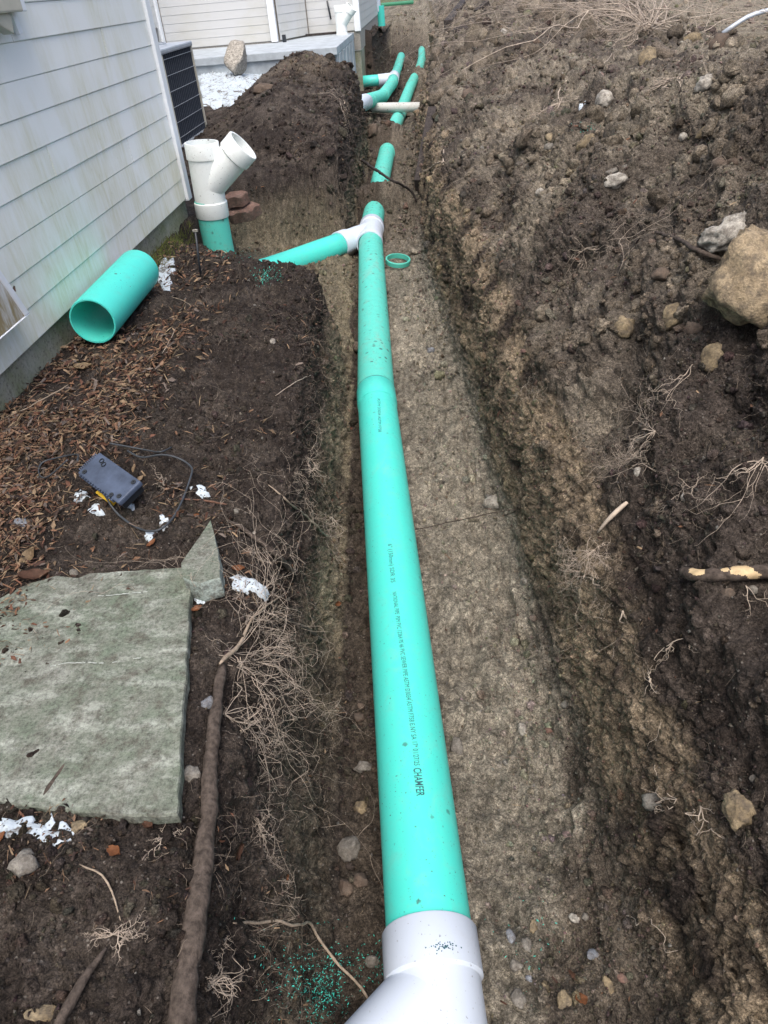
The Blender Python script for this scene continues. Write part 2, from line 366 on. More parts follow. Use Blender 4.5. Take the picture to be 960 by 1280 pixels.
M['rock_red'] = rock_mat('red_brown_stone', (0.13, 0.075, 0.058), (0.25, 0.16, 0.13), 22)
def attr_mat(name, r=0.75):
    m, nt, b = new_mat(name); a = N(nt, 'ShaderNodeAttribute', attribute_name='tint'); n1 = noise(nt, pos(nt), 120, 4, 0.7)
    c = mix(nt, 1.0, a.outputs['Color'], ramp(nt, n1, [(0.3, 0.55), (0.7, 1.35)]).outputs[0], 'MULTIPLY'); L(nt, c, b.inputs['Base Color']); rough(b, r, 0.25); return m
M['litter'] = attr_mat('leaf_litter')
M['leaf_rust'] = plain('rust_leaf', (0.26, 0.11, 0.05), 0.6, 0.3, 0.4, 60)
M['leaf_tan'] = plain('tan_leaf', (0.34, 0.25, 0.15), 0.6, 0.3, 0.4, 60)
M['leaf_brown'] = plain('brown_leaf', (0.14, 0.075, 0.05), 0.6, 0.3, 0.4, 60)

# ================================================================ TERRAIN
def prof_pts(Y):
    """cross-section of the dig: lists of (X, Z) arrays over the stations Y"""
    I = lambda ys, vs: np.interp(Y, ys, vs)
    Z0 = lambda v: np.full_like(Y, v)
    fl = I([-1, 7, 9, 15, 19.5, 22.5], [-.555, -.555, -.53, -.54, -.52, .03])
    gx = I([.3, .9, 1.25, 1.5, 2, 2.9, 4.6, 6.5, 9, 12, 16, 21], [-.25, -.29, -.30, -.33, -.35, -.41, -.56, -.60, -.62, -.74, -.80, -.8])
    hx = I([.3, .9, 1.4, 2, 2.5, 3.2, 4.7, 6.4, 8.9, 12, 16, 20], [.34, .31, .275, .205, .175, .10, -.045, -.09, -.11, -.02, .08, .2])
    ex = I([.3, 1, 1.5, 2.2, 3, 4.7, 6.4, 9, 12, 16, 21], [-.345, -.375, -.39, -.44, -.51, -.60, -.63, -.67, -.88, -.90, -.9])
    ix = I([.3, .5, 1, 1.5, 2, 2.5, 3.2, 4.7, 6.4, 8.9, 12, 16, 20], [.53, .475, .375, .30, .265, .24, .18, .05, .015, -.01, .06, .17, .3])
    ez = I([0, .6, 3, 5, 5.6, 7, 9.5, 11, 16, 22], [-.03, -.02, -.02, .02, .08, .12, .08, .02, .0, .0])
    iz = I([0, 1, 3, 8, 16, 22, 24], [-.02, .0, .02, .06, .05, .03, .02])
    ramp_ = sst(22, 27, Y)
    hz = I([0, 3, 4.9, 5.3, 7, 9, 11, 16, 22, 30, 40], [.84, .72, .40, .38, .42, .50, .60, .66, .66, .5, .05])
    lx = I([0, 3, 5, 7, 11, 16, 22, 28], [1.75, 1.8, 1.9, 1.95, 2.0, 2.2, 2.6, 2.9])
    bz = I([3, 7, 11, 13, 30], [-.02, .05, .16, .16, .0])
    P = [(-60 + 0 * Y, Z0(0)), (-12 + 0 * Y, bz * .5), (-3.7 + 0 * Y, bz), (-1.36 + 0 * Y, bz * .6 - .015), (-1.28 + 0 * Y, bz * .6 - .015), (-.85 + 0 * Y, Z0(0)),
         (ex - .06, ez + .0), (ex, ez - .035), (ex * .45 + gx * .55, fl * .5 - .04), (gx, fl + .03), (gx + .05, fl), (hx - .05, fl), (hx, fl + .04), (hx * .5 + ix * .5, fl * .5), (ix - .01, iz - .09), (ix + .06, iz),
         (ix + .36, iz + hz * .42), (ix * .5 + lx * .5 - .03, iz * .5 + hz * .80), (lx, hz), (lx + .35, hz * .86), (lx + 1.5, Z0(.03)), (14 + 0 * Y, Z0(.0)), (80 + 0 * Y, Z0(0))]
    return P
SEG = [3, 8, 50, 8, 60, 110, 18, 66, 66, 14, 105, 14, 60, 66, 26, 90, 95, 60, 14, 14, 12, 8]
# rows: fine near the camera, coarser with distance
ys = [-.9]
while ys[-1] < 34: ys.append(ys[-1] + ((.0036 * (ys[-1] + .85) * (1 + max(0, ys[-1] - 5) * .12)) if ys[-1] > .15 else .03))
while ys[-1] < 320: ys.append(ys[-1] * 1.12)
Yr = np.array(ys)
PP = prof_pts(Yr)
cols_x, cols_z, zone = [], [], []
for k, n in enumerate(SEG):
    t = np.linspace(0, 1, n, endpoint=False)
    if k == 2: t = t
    (xa, za), (xb, zb) = PP[k], PP[k + 1]
    cols_x.append(xa[:, None] * (1 - t) + xb[:, None] * t); cols_z.append(za[:, None] * (1 - t) + zb[:, None] * t); zone += [k + v for v in t]
cols_x.append(PP[-1][0][:, None]); cols_z.append(PP[-1][1][:, None]); zone.append(len(SEG))
GX = np.hstack(cols_x); GZ = np.hstack(cols_z); zone = np.array(zone)
for it in range(8):
    for G in (GX, GZ): G[:, 1:-1] = .25 * G[:, :-2] + .5 * G[:, 1:-1] + .25 * G[:, 2:]
nr, nc = GX.shape
GY = np.repeat(Yr[:, None], nc, 1)
ZN = np.repeat(zone[None, :], nr, 0)
# wander of the cut walls
wal = np.exp(-((ZN - 8.5) / 1.6) ** 2); war = np.exp(-((ZN - 13.4) / 1.4) ** 2)
q = np.stack([np.zeros(nr), Yr, np.zeros(nr)], 1)
GX += wal * (.022 * fbm(q * 2.2 + 3, 2) * np.minimum(1, Yr))[:, None] + war * (.02 * fbm(q * 2.0 + 40, 2))[:, None]
# side trench for the branch line
def side_mask(X, Y):
    yn = np.interp(X, [-1.25, -.5], [3.62, 3.12]); yf = np.interp(X, [-1.25, -.5], [4.72, 5.15])
    return sst(yn - .05, yn + .05, Y) * (1 - sst(yf - .10, yf + .26, Y)) * sst(-1.30, -1.22, X) * (1 - sst(-.44, -.38, X))
wob = .09 * fbm(np.stack([GX.ravel() * 3, GY.ravel() * 3, 0 * GX.ravel()], 1), 2).reshape(nr, nc)
sm = side_mask(GX + wob, GY + wob)
tgt = np.interp(GX, [-1.25, -.5], [-.36, -.53])
GZ = GZ * (1 - sm) + np.minimum(GZ, tgt) * sm
m2 = sst(8.1, 8.6, GY) * (1 - sst(13.6, 14.2, GY)) * sst(-1.22, -1.05, GX + wob) * (1 - sst(-.5, -.4, GX))
GZ = GZ * (1 - m2) + np.minimum(GZ, np.interp(GY, [8.3, 9.3, 11, 14], [-.22, -.34, -.44, -.45])) * m2
def bumpz(x, y, sx, sy, h): return h * np.exp(-((GX - x) / sx) ** 2 - ((GY - y) / sy) ** 2)
bank = sst(5.12, 5.5, GY) * sst(-2.3, -1.9, GX)
onbank = (ZN < 6.6)
GZ += np.where(onbank, 1, np.exp(-np.maximum(ZN - 6.6, 0) * 1.2)) * bank * (1 - m2) * (bumpz(-1.15, 8.0, .40, 1.3, .40) + bumpz(-1.05, 6.1, .42, .75, .25) + bumpz(-.8, 9.6, .3, 1.0, .12) + bumpz(-.84, 7.3, .24, .7, .20) + bumpz(-1.5, 7.2, .3, .8, .12) + bumpz(-1.0, 14.0, .22, 1.2, .26) + bumpz(-.92, 16.5, .2, 1.6, .22) + bumpz(-.9, 11.6, .12, .8, .18))
# soil fallen over the line, stones of soil under the pipes
flo = (ZN > 9) & (ZN < 13)
GZ += np.where(flo, 1, 0) * (bumpz(-.38, 5.86, .34, .15, .27) + bumpz(-.45, 8.45, .32, .42, .30) + bumpz(-.3, 11.3, .5, .25, .05) + bumpz(-.15, 14.7, .25, .45, .2) + bumpz(-.5, 14.9, .2, .25, .1))
GZ += np.where(flo, 1, 0) * (bumpz(-.40, 4.6, .10, .35, .02) + .03 * sst(.16, .3, GX) * (1 - sst(1.0, 1.7, GY)))
GZ += np.where(onbank, 1, 0) * (bumpz(-.57, .49, .17, .06, .026) + bumpz(-.36, .78, .03, .25, .012))
# normals
def normals(X, Y, Z):
    P = np.stack([X, Y, Z], -1)
    du = np.gradient(P, axis=1); dv = np.gradient(P, axis=0)
    n = np.cross(du, dv); n /= np.linalg.norm(n, axis=-1)[..., None] + 1e-12
    n[n[..., 2] < -.2] *= -1; return n
NN = normals(GX, GY, GZ)
P3 = np.stack([GX, GY, GZ], -1).reshape(-1, 3)
zf = ZN.ravel()
def band(a, b, w=.5): return sst(a - w, a + w, zf) * (1 - sst(b - w, b + w, zf))
floorm = band(10, 12, .6); wallm = band(7.2, 9.8, .4) + band(12.2, 14.6, .4); heapm = band(15, 20.5, .5); leftm = band(4.2, 7, .6) * 1.0
amp = .35 + .65 * heapm
near_h = 1 - sst(4.5, 4.9, zf) * 1.0
houseside = ((P3[:, 0] > -1.45) & (P3[:, 0] < -1.15)).astype(float)
farflat = sst(22, 26, P3[:, 1]) * .6 + ((P3[:, 0] < -4) | (P3[:, 0] > 4)) * .5
st = P3.copy(); st[:, 1] *= .8
rdg = 1 - np.abs(fbm(np.stack([P3[:, 0] * 3.2 - P3[:, 1] * 2.0, P3[:, 1] * 1.6 + P3[:, 0] * 1.2, P3[:, 2] * 2], 1) + 31, 3)) * 1.8
d = .085 * fbm(P3 * 2.0, 2) * (.15 + .9 * heapm) + .055 * heapm * (rdg - .5) + .036 * fbm(P3 * 7 + 5, 2) * (.25 + .75 * heapm + .3 * wallm + .3 * leftm)
r1 = 1 - np.abs(fbm(P3 * 14 + 9, 2)); d += .014 * (r1 - .6) * (.6 + .5 * heapm + .3 * wallm)
d += .010 * fbm(P3 * 31 + 3, 2) * (1 - .45 * floorm)
big = gnoise(P3 * 55 + 2); d += .0050 * np.abs(big) * 1.6
d += .0055 * gnoise(P3 * 105) * (1 - .4 * floorm) + .030 * floorm * fbm(P3 * 9 + 71, 3) + .012 * floorm * (1 - np.abs(gnoise(P3 * [30, 12, 20] + 4)) * 2.5)
# vertical scrapes of the bucket on the cut walls
sc_ = np.stack([P3[:, 0] * 6, P3[:, 1] * 22, P3[:, 2] * 2.5], 1); d += wallm * .012 * fbm(sc_, 2)
d *= (1 - .8 * houseside) * (1 - .78 * ((P3[:, 0] > -1.3) & (P3[:, 0] < -.40) & (P3[:, 1] > .40) & (P3[:, 1] < 1.16))) * (1 - .6 * np.clip(farflat, 0, 1))
d *= 1 - .75 * floorm * np.exp(-((P3[:, 0] - np.interp(P3[:, 1], [.5, 3, 5, 8, 20], [-.03, -.27, -.4, -.41, -.06])) / .1) ** 2)
wp = P3 + .012 * np.stack([gnoise(P3 * 40 + 7 * k) for k in range(3)], 1)
wd1, wc1 = worley(wp * 26); wd2, wc2 = worley(wp * 62)
size1 = (wc1 % 97) / 97.0; size2 = (wc2 % 89) / 89.0
crumb = .45 + .55 * np.clip(.5 + 1.2 * fbm(P3 * 4 + 20, 2), 0, 1)
d += .034 * np.clip(.62 - wd1, -.2, .6) * size1 * (.25 + 1.0 * heapm + .5 * leftm + .3 * wallm) * crumb
d += .022 * np.clip(.6 - wd2, -.3, .6) * (.3 + size2) * (1 - .6 * floorm) * crumb
d = np.clip(d, -.12, .15)
P3 = P3 + NN.reshape(-1, 3) * d[:, None]
GP = P3.reshape(nr, nc, 3)
NN = normals(GP[..., 0], GP[..., 1], GP[..., 2]).reshape(-1, 3)

# ------ colours of the earth (its own pigment, by layer)
def lerp(a, b, t): return a * (1 - t[:, None]) + b * t[:, None]
TOP = np.array([.040, .032, .028]); DUST = np.array([.082, .068, .058]); CLAY = np.array([.20, .172, .122]); FLOOR = np.array([.285, .258, .212]); HEAP = np.array([.104, .088, .074]); HEAPL = np.array([.205, .178, .142]); DARK = np.array([.062, .051, .045]); FARG = np.array([.20, .175, .135])
X_, Y_, Z_ = P3.T
n_a = fbm(P3 * 1.7 + 50, 3); n_b = fbm(P3 * 5 + 80, 3); n_c = fbm(P3 * 16 + 30, 2); n_d = fbm(P3 * 45, 2)
C = np.tile(TOP, (len(P3), 1))
C = lerp(C, DUST, np.clip(.25 + .9 * n_b + .6 * n_c, 0, 1) * .8)
# left wall: olive clay under the dark topsoil
wl = band(7.7, 9.6, .25) * sst(-.14, -.30, Z_ + .14 * n_b + .06 * n_c)
C = lerp(C, CLAY, np.clip(wl * (.35 + .9 * sst(-.5, .6, n_b + .4 * n_c)) * (.2 + .8 * sst(.9, 1.7, Y_)), 0, 1))
smr = sm.ravel(); C = lerp(C, CLAY, np.clip(smr * sst(-.06, -.22, Z_ + .06 * n_b) * .8, 0, 1) * (X_ < -.45))
# floor
fcol = lerp(np.tile(FLOOR * .62, (len(P3), 1)), FLOOR, np.clip(.55 + .9 * n_a + .7 * n_c + .35 * n_d, 0, 1))
px_ = np.interp(Y_, [.5, 3, 5, 8, 20], [-.03, -.27, -.4, -.41, -.06])
right = sst(0, .06, X_ - px_)
edge = np.interp(Y_, [.3, .6, .9, 1.2, 1.8, 3], [.08, .18, .27, .27, .26, .35]) + .045 * n_b
inner = 1 - sst(edge - .03, edge + .03, X_) * (1 - sst(1.6, 2.2, Y_)) * .85
fm = band(9.9, 12.4, .25); C = lerp(C, np.array([.125, .103, .082]) * 1.0, np.clip(fm * right * (.8 + n_b), 0, .9))
C = lerp(C, fcol, np.clip(fm * right * inner * (1 - sst(4.6, 5.6, Y_) * .75), 0, 1))
C = lerp(C, np.array([.082, .067, .053]), np.clip(fm * (1 - right) * .8, 0, 1))
# right wall
thr = np.interp(Y_, [.9, 1.6], [-.16, .03]); wr = band(12.4, 15.0, .3) * (1 - sst(.0, .05, Z_ - thr + .05 * n_b))
wcl = np.array([.24, .192, .137])
C = lerp(C, wcl, np.clip(wr * (.72 + .9 * n_b + .5 * n_c), 0, 1))
# heap
hm = band(14.9, 21, .25)
hc = lerp(np.tile(HEAP, (len(P3), 1)), HEAPL, np.clip(.05 + 1.1 * n_a + .9 * n_b + .5 * n_c + .30 * sst(1.8, 5, Y_), 0, 1))
hc = lerp(hc, DARK, np.clip((1.05 - 1.0 * n_b) * (1 - sst(.9, 1.9, Y_ + .5 * n_a)) + .5 * sst(.2, .7, -n_a - n_b * .5), 0, .95))
C = lerp(C, hc, hm)
# far ground and lawn
fg = np.clip(sst(19.5, 23, Y_) + (X_ > 3.1) * 1.0, 0, 1)
C = lerp(C, FARG * (1 + .25 * n_b)[:, None], fg * np.clip(.8 + .5 * n_b, 0, 1) * (1 - hm * (X_ < 3.0)))
C = lerp(C, np.array([.10, .12, .055]), sst(38, 44, Y_) * np.clip(.7 + n_b, 0, 1))
C = lerp(C, np.array([.10, .085, .06]), ((X_ < -4.5) | (X_ > 16)) * 1.0)
C = lerp(C, np.array([.06, .047, .038]), ((X_ < -.62) & (X_ > -3) & (Y_ > 9.5) & (Y_ < 19.5)) * np.clip(.75 + n_b, 0, 1)); pile = ((X_ < -.45) & (X_ > -2.2) & (Y_ > 5.1) & (Y_ < 10)); C = lerp(C, np.array([.16, .128, .092]), pile * np.clip(sst(.28, .45, Z_) * (.5 + n_b), 0, .8)); C = lerp(C, DUST * 1.2, pile * np.clip(.3 + n_b + n_c, 0, .6))
C *= (1 + .15 * n_d + .30 * (size2 - .5) + .20 * (size1 - .5))[:, None]
C = np.clip(C * [1.0, 1.0, .97], .008, .6)

idx = np.arange(nr * nc).reshape(nr, nc)
Q = np.stack([idx[:-1, :-1], idx[:-1, 1:], idx[1:, 1:], idx[1:, :-1]], -1).reshape(-1, 4)
gm = mesh_np('ground', P3, Q); set_col(gm, 'soil', C)
ground = link('ground', gm, M['soil']); ground['kind'] = 'structure'

# ray caster on the terrain (a lighter copy of the same surface)
sub = GP[::2, ::2]; sr, sc2 = sub.shape[:2]; sidx = np.arange(sr * sc2).reshape(sr, sc2)
SQ = np.stack([sidx[:-1, :-1], sidx[:-1, 1:], sidx[1:, 1:], sidx[1:, :-1]], -1).reshape(-1, 4)
BV = BVHTree.FromPolygons(sub.reshape(-1, 3).tolist(), SQ.tolist())
def hit(px, py):
    dd = Vector(ray(px, py)).normalized(); h = BV.ray_cast(Vector(ORG), dd)
    if h[0] is None: return Vector(at_z(px, py, 0)), Vector((0, 0, 1))
    n = h[1]
    if n.dot(dd) > 0: n = -n
    return h[0], n
def ground_at(x, y, z=3.0):
    h = BV.ray_cast(Vector((x, y, z)), Vector((0, 0, -1)))
    return h[0].z if h[0] is not None else 0.0
_rs = None
def near_surf(p):
    h = BV.find_nearest(Vector(p)); n = h[1]
    return h[0], n
def px_size(p):   # metres per photo pixel at p
    v = np.array(p) - ORG; dep = (v[0] * cr[2] + v[1] * cf[2] + v[2] * cu[2]); return dep / FPX
def proj(p):
    v = np.array(p) - ORG; c = v[0] * cr + v[1] * cf + v[2] * cu
    return CXP + FPX * c[0] / c[2], CYP + FPX * c[1] / c[2]


# ================================================================ HOUSE
EXPO = 0.0987; ZB = 0.087; ROWS = 25
house = empty('house', (-1.3, 2.0, 0), 'pale lap-sided house with mossy foundation beside the trench and wings further back', 'house')
HL = Vector((-1.3, 2.0, 0))
def hpart(name, me, mat, label=None):
    o = link(name, me, mat, house); o.matrix_parent_inverse = Matrix.Translation(-HL)
    if label: o['label'] = label
    return o
def board_mesh(Ln):
    """a lap board, face towards +X, running along +Y from 0 to Ln"""
    prof = [(-.004, -.003), (.0052, -.001), (.0062, .0012), (.0058, .010), (.0030, EXPO - .003), (-.004, EXPO - .001)]
    bm = bmesh.new(); a = [bm.verts.new((x, 0, z)) for x, z in prof]; b = [bm.verts.new((x, Ln, z)) for x, z in prof]; n = len(prof)
    for k in range(n): bm.faces.new((a[k], a[(k + 1) % n], b[(k + 1) % n], b[k]))
    bm.faces.new(a[::-1]); bm.faces.new(b); return bm_mesh('siding_board', bm)
_bc = {}
def board(p, ang, Ln, mat):
    key = (round(Ln, 3), mat)
    if key not in _bc:
        me = board_mesh(Ln); me.materials.append(M[mat]); _bc[key] = me
    o = hpart('siding_board', _bc[key], None); o.matrix_basis = Matrix.Translation(Vector(p)) @ Matrix.Rotation(ang, 4, 'Z')
    return o
# joints of the near wall, read off the photograph, by row; the rest staggered
jn = {}
for (a, b_) in ((133, 57), (67, 205), (164, 188), (17, 48)):
    pnt = at_x(a, b_, -1.29); jn.setdefault(int((pnt[2] - ZB) / EXPO), []).append(pnt[1])
for r in range(ROWS):
    js = sorted(jn.get(r, [1.2 + (r * 1.37) % 2.4 if r > 9 else -.9]))
    y0 = -3.0
    for j in js + [4.03]:
        board((-1.3 + (.0016 if (j == 4.03) else 0), y0, ZB + r * EXPO), 0, j - y0 - .0012, 'siding'); y0 = j + .0008
top = ZB + ROWS * EXPO
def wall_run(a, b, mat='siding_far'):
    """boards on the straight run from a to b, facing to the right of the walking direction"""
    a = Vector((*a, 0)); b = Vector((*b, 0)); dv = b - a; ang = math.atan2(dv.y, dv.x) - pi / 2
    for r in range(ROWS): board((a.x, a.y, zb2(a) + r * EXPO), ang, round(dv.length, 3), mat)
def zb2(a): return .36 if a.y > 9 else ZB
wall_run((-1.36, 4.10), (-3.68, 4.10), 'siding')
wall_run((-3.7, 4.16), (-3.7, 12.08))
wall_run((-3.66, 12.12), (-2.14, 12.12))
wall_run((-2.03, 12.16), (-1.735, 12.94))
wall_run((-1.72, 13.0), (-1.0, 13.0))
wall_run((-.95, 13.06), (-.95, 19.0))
# wall_run((...)) above faces the yard; solid cores behind the boards
def prism(name, pts, z0, z1, mat):
    bm = bmesh.new(); a = [bm.verts.new((x, y, z0)) for x, y in pts]; b = [bm.verts.new((x, y, z1)) for x, y in pts]; n = len(pts)
    for k in range(n): bm.faces.new((a[k], a[(k + 1) % n], b[(k + 1) % n], b[k]))
    bm.faces.new(a[::-1]); bm.faces.new(b); return hpart(name, bm_mesh(name, bm), mat)
prism('sheathing', [(-1.306, -3), (-1.306, 4.094), (-3.706, 4.094), (-3.706, 12.126), (-2.07, 12.126), (-1.74, 13.006), (-.956, 13.006), (-.956, 19), (-9, 19), (-9, -3)], ZB + .02, top, M['wall_core'])
prism('foundation', [(-1.318, -3), (-1.318, 4.08), (-3.72, 4.08), (-3.72, 12.14), (-2.08, 12.14), (-1.75, 13.02), (-.97, 13.02), (-.97, 19), (-9, 19), (-9, -3)], -.7, ZB + .012, M['found'])
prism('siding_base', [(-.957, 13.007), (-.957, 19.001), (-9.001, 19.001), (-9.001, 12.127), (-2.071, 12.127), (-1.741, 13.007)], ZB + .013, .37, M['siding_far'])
def cpost(x, y, z0, w=.075, mat='trim'):
    bm = bmesh.new(); add_box(bm, (x, y, (z0 + top) / 2), (w, w, top - z0), None, .004); return hpart('corner_trim', bm_mesh('corner_trim', bm), M[mat])
cpost(-1.312, 4.066, ZB - .012, .068); cpost(-2.10, 12.10, .345, .09); cpost(-.985, 13.03, .345, .09); cpost(-3.72, 12.06, .345, .10)
# dark handle bar and knob fixed to the back wall of the far wing
hb = hpart('wall_bracket', capped_tube_mesh('wall_bracket', [(-1.40, 12.955, .75), (-1.37, 12.955, .52)], .013, 8), M['black'])
kn = hpart('hose_tap', capped_tube_mesh('hose_tap', [(-1.27, 13.0, .53), (-1.27, 12.95, .53), (-1.27, 12.93, .52)], [.02, .03, .026], 10), M['metal'])

# beige vent hood with its white frame, top left of the near wall
vent = empty('wall_vent', (-1.28, 2.6, .95), 'beige vent hood with white trim on the lap siding at the upper left corner', 'vent')
def local(o, me_name, me, mat, root): ob = link(me_name, me, mat, root); ob.matrix_parent_inverse = Matrix.Translation(-root.location); return ob
local(0, 'hood', box_mesh('hood', (-1.262, 2.50, 1.06), (.05, .36, .22), None, .006), M['beige'], vent)
local(0, 'frame', box_mesh('frame', (-1.268, 2.712, 1.07), (.035, .045, .24), None, .004), M['trim'], vent)
local(0, 'mounting_tab', box_mesh('mounting_tab', (-1.277, 2.683, .928), (.012, .030, .07), Matrix.Rotation(.2, 3, 'X'), .002), M['trim'], vent)
local(0, 'lower_lip', box_mesh('lower_lip', (-1.266, 2.56, .935), (.035, .09, .05), Matrix.Rotation(-.35, 3, 'X'), .004), M['beige'], vent)

# downspout at the left edge of the picture
ds = empty('downspout', (-1.245, 1.97, .2), 'white rectangular downspout end stained with debris on the siding at left edge', 'downspout')
def sheared(name, x0, x1, y0, y1, z0, z1, sh, mat):
    bm = bmesh.new(); g = {}
    for X in (x0, x1):
        for Y in (y0, y1):
            for Z in (z0, z1): g[(X, Y, Z)] = bm.verts.new((X, Y + sh * (Z - z0), Z))
    for f in (((x0, y0, z0), (x1, y0, z0), (x1, y1, z0), (x0, y1, z0)), ((x0, y0, z1), (x1, y0, z1), (x1, y1, z1), (x0, y1, z1)), ((x0, y0, z0), (x1, y0, z0), (x1, y0, z1), (x0, y0, z1)), ((x0, y1, z0), (x1, y1, z0), (x1, y1, z1), (x0, y1, z1)), ((x0, y0, z0), (x0, y1, z0), (x0, y1, z1), (x0, y0, z1)), ((x1, y0, z0), (x1, y1, z0), (x1, y1, z1), (x1, y0, z1))): bm.faces.new([g[v] for v in f])
    bmesh.ops.bevel(bm, geom=bm.edges[:], offset=.0015, segments=1, affect='EDGES')
    o = link(name, bm_mesh(name, bm), mat, ds); o.matrix_parent_inverse = Matrix.Translation(-ds.location); return o
sp_m = siding_mat('stained_downspout', (.74, .78, .8), (.30, .24, .13), 1.7)
for (nm, x0, x1, y0, y1) in (('spout_panel', -1.242, -1.236, 1.84, 2.074), ('spout_panel', -1.288, -1.282, 1.84, 2.074), ('spout_panel', -1.288, -1.236, 2.075, 2.082), ('spout_panel', -1.288, -1.236, 1.832, 1.839)): sheared(nm, x0, x1, y0, y1, .209, .90, -.42, sp_m)
sheared('rim', -1.290, -1.232, 1.83, 2.088, .205, .2085, -.42, M['trim']); sheared('edge_bead', -1.2375, -1.2315, 2.060, 2.086, .209, .90, -.42, M['trim'])

# air conditioner
AX0, AX1, AY0, AY1, AZ0, AZ1 = -2.70, -1.85, 5.93, 6.78, .02, .667
ac = empty('air_conditioner', (-2.275, 6.355, AZ0), 'dark grilled air conditioner unit standing behind the house corner trim', 'air conditioner')
local(0, 'body', box_mesh('body', (-2.275, 6.355, .34), (.79, .79, .60)), M['fin'], ac)
local(0, 'top_cover', box_mesh('top_cover', (-2.275, 6.355, AZ1 - .018), (.86, .86, .035), None, .01), M['metal'], ac)
bm = bmesh.new()
for r_ in (.10, .18, .26, .33):
    n = 28
    for k in range(n):
        a0 = 2 * pi * k / n; a1 = 2 * pi * (k + 1) / n
        add_box(bm, (-2.275 + r_ * math.cos((a0 + a1) / 2), 6.355 + r_ * math.sin((a0 + a1) / 2), AZ1 + .012), (.007, r_ * 2 * pi / n * 1.05, .007), Matrix.Rotation((a0 + a1) / 2, 3, 'Z'))
local(0, 'fan_guard', bm_mesh('fan_guard', bm), M['metal'], ac)
local(0, 'base_pan', box_mesh('base_pan', (-2.275, 6.355, .03), (.86, .86, .04), None, .006), M['metal'], ac)
bm = bmesh.new()
for k in range(0, 34, 2):
    t = AY0 + .03 + k * (.79 / 33)
    add_box(bm, (AX1 - .012, t, .345), (.012, .007, .60)); add_box(bm, (AX0 + .03 + k * (.79 / 33), AY0 + .012, .345), (.007, .012, .60)); add_box(bm, (AX0 + .03 + k * (.79 / 33), AY1 - .012, .345), (.007, .012, .60))
local(0, 'louver_grille', bm_mesh('louver_grille', bm), M['slat'], ac)
for k in range(6):
    z = .10 + k * .10
    bm = bmesh.new(); add_box(bm, (AX1 - .003, 6.355, z), (.003, .80, .003)); add_box(bm, (-2.275, AY0 + .003, z), (.80, .003, .003)); local(0, 'guard_wire', bm_mesh('guard_wire', bm), M['metal'], ac)
for x in (AX0 + .02, AX1 - .012):
    for y in (AY0 + .02, AY1 - .012): local(0, 'corner_post', box_mesh('corner_post', (x, y, .345), (.022, .022, .61), None, .003), M['beige'], ac)
tag(link('refrigerant_line', capped_tube_mesh('refrigerant_line', [(-3.70, 11.9, .62), (-3.5, 11.2, .50), (-3.35, 10.75, .36), (-3.5, 10.6, .345)], .02, 8), M['black']), 'thin black conduit on the wall above the patio edge behind the air conditioner', 'conduit')

# patio
pat = empty('patio', (-2.3, 11.6, 0), 'pale grey concrete patio platform against the far wing of the house', 'patio')
PLo = Vector((-2.3, 11.6, 0))
def ppart(nm, me, mat): o = link(nm, me, mat, pat); o.matrix_parent_inverse = Matrix.Translation(-PLo); return o
ppart('slab', box_mesh('slab', (-2.375, 11.60, .295), (2.66, 2.75, .08), None, .006), M['conc'])
ppart('front_face', box_mesh('front_face', (-2.39, 10.30, -.0), (2.62, .09, .508), None, .004), M['conc'])
ppart('side_face', box_mesh('side_face', (-1.10, 11.66, -.03), (.09, 2.62, .568), None, .004), M['conc'])
for k in range(5): ppart('formwork_board', box_mesh('formwork_board', (-1.049, 10.6 + k * .5, -.02), (.018, .30, .54), None, .003), M['conc'])
tag(link('bar', box_mesh('bar', (-1.50, 12.86, .355), (.52, .05, .03), None, .004), M['wood_dark']), 'thin dark bar lying on the patio along the far wing wall', 'bar')
tag(link('small_box', box_mesh('small_box', (-1.95, 12.0, .38), (.05, .05, .09), None, .004), M['black']), 'tiny dark box standing on the patio beside the white corner trim', 'box')

# ================================================================ PIPES
RO = 0.0797; PZ = -.468
def V3(*a): return Vector(a)
line = empty('sewer_line', (-.27, 2.94, -.55), 'long mint green sewer pipe run with white fittings on the trench floor', 'pipe')
LL = Vector((-.27, 2.94, -.55))
def lpart(name, me, mat, parent=None, label=None):
    o = link(name, me, mat, parent or line)
    if parent is None: o.matrix_parent_inverse = Matrix.Translation(-LL)
    if label: o['label'] = label
    return o
A0 = V3(-.0415, .56, PZ); A1 = V3(-.2545, 2.77, PZ); B1 = V3(-.415, 5.15, PZ)
dA = (A1 - A0).normalized(); dB = (B1 - A1).normalized()
pipe1 = lpart('pipe_length', rev('pipe_length', pipe_prof((A1 - A0).length - .02, RO), A0, A1, 56), M['pvc_green'], None, 'nearest long green pipe with printed line')
RB = RO + .0034
bl = .14
prof = [(0, RO + .0004), (.0, RO + .0012), (.03, RB), (bl - .003, RB), (bl, RB - .002), (bl, RO + .0005)]
lpart('bell', rev('bell', prof, A1 - dA * bl, A1, 56), M['pvc_green'], pipe1).matrix_parent_inverse = Matrix.Identity(4)
pipe2 = lpart('pipe_length', rev('pipe_length', pipe_prof((B1 - A1).length - .1, RO), A1 - dB * .04, B1, 48), M['pvc_green_dirty'], None, 'second green pipe speckled with soil')
lpart('joint_gap', rev('joint_gap', [(0, RO - .001), (0, RO + .0026), (.003, RO + .0026), (.003, RO - .001)], A1 - dA * .0005, A1 + dA, 56), M['black'], pipe1).matrix_parent_inverse = Matrix.Identity(4)
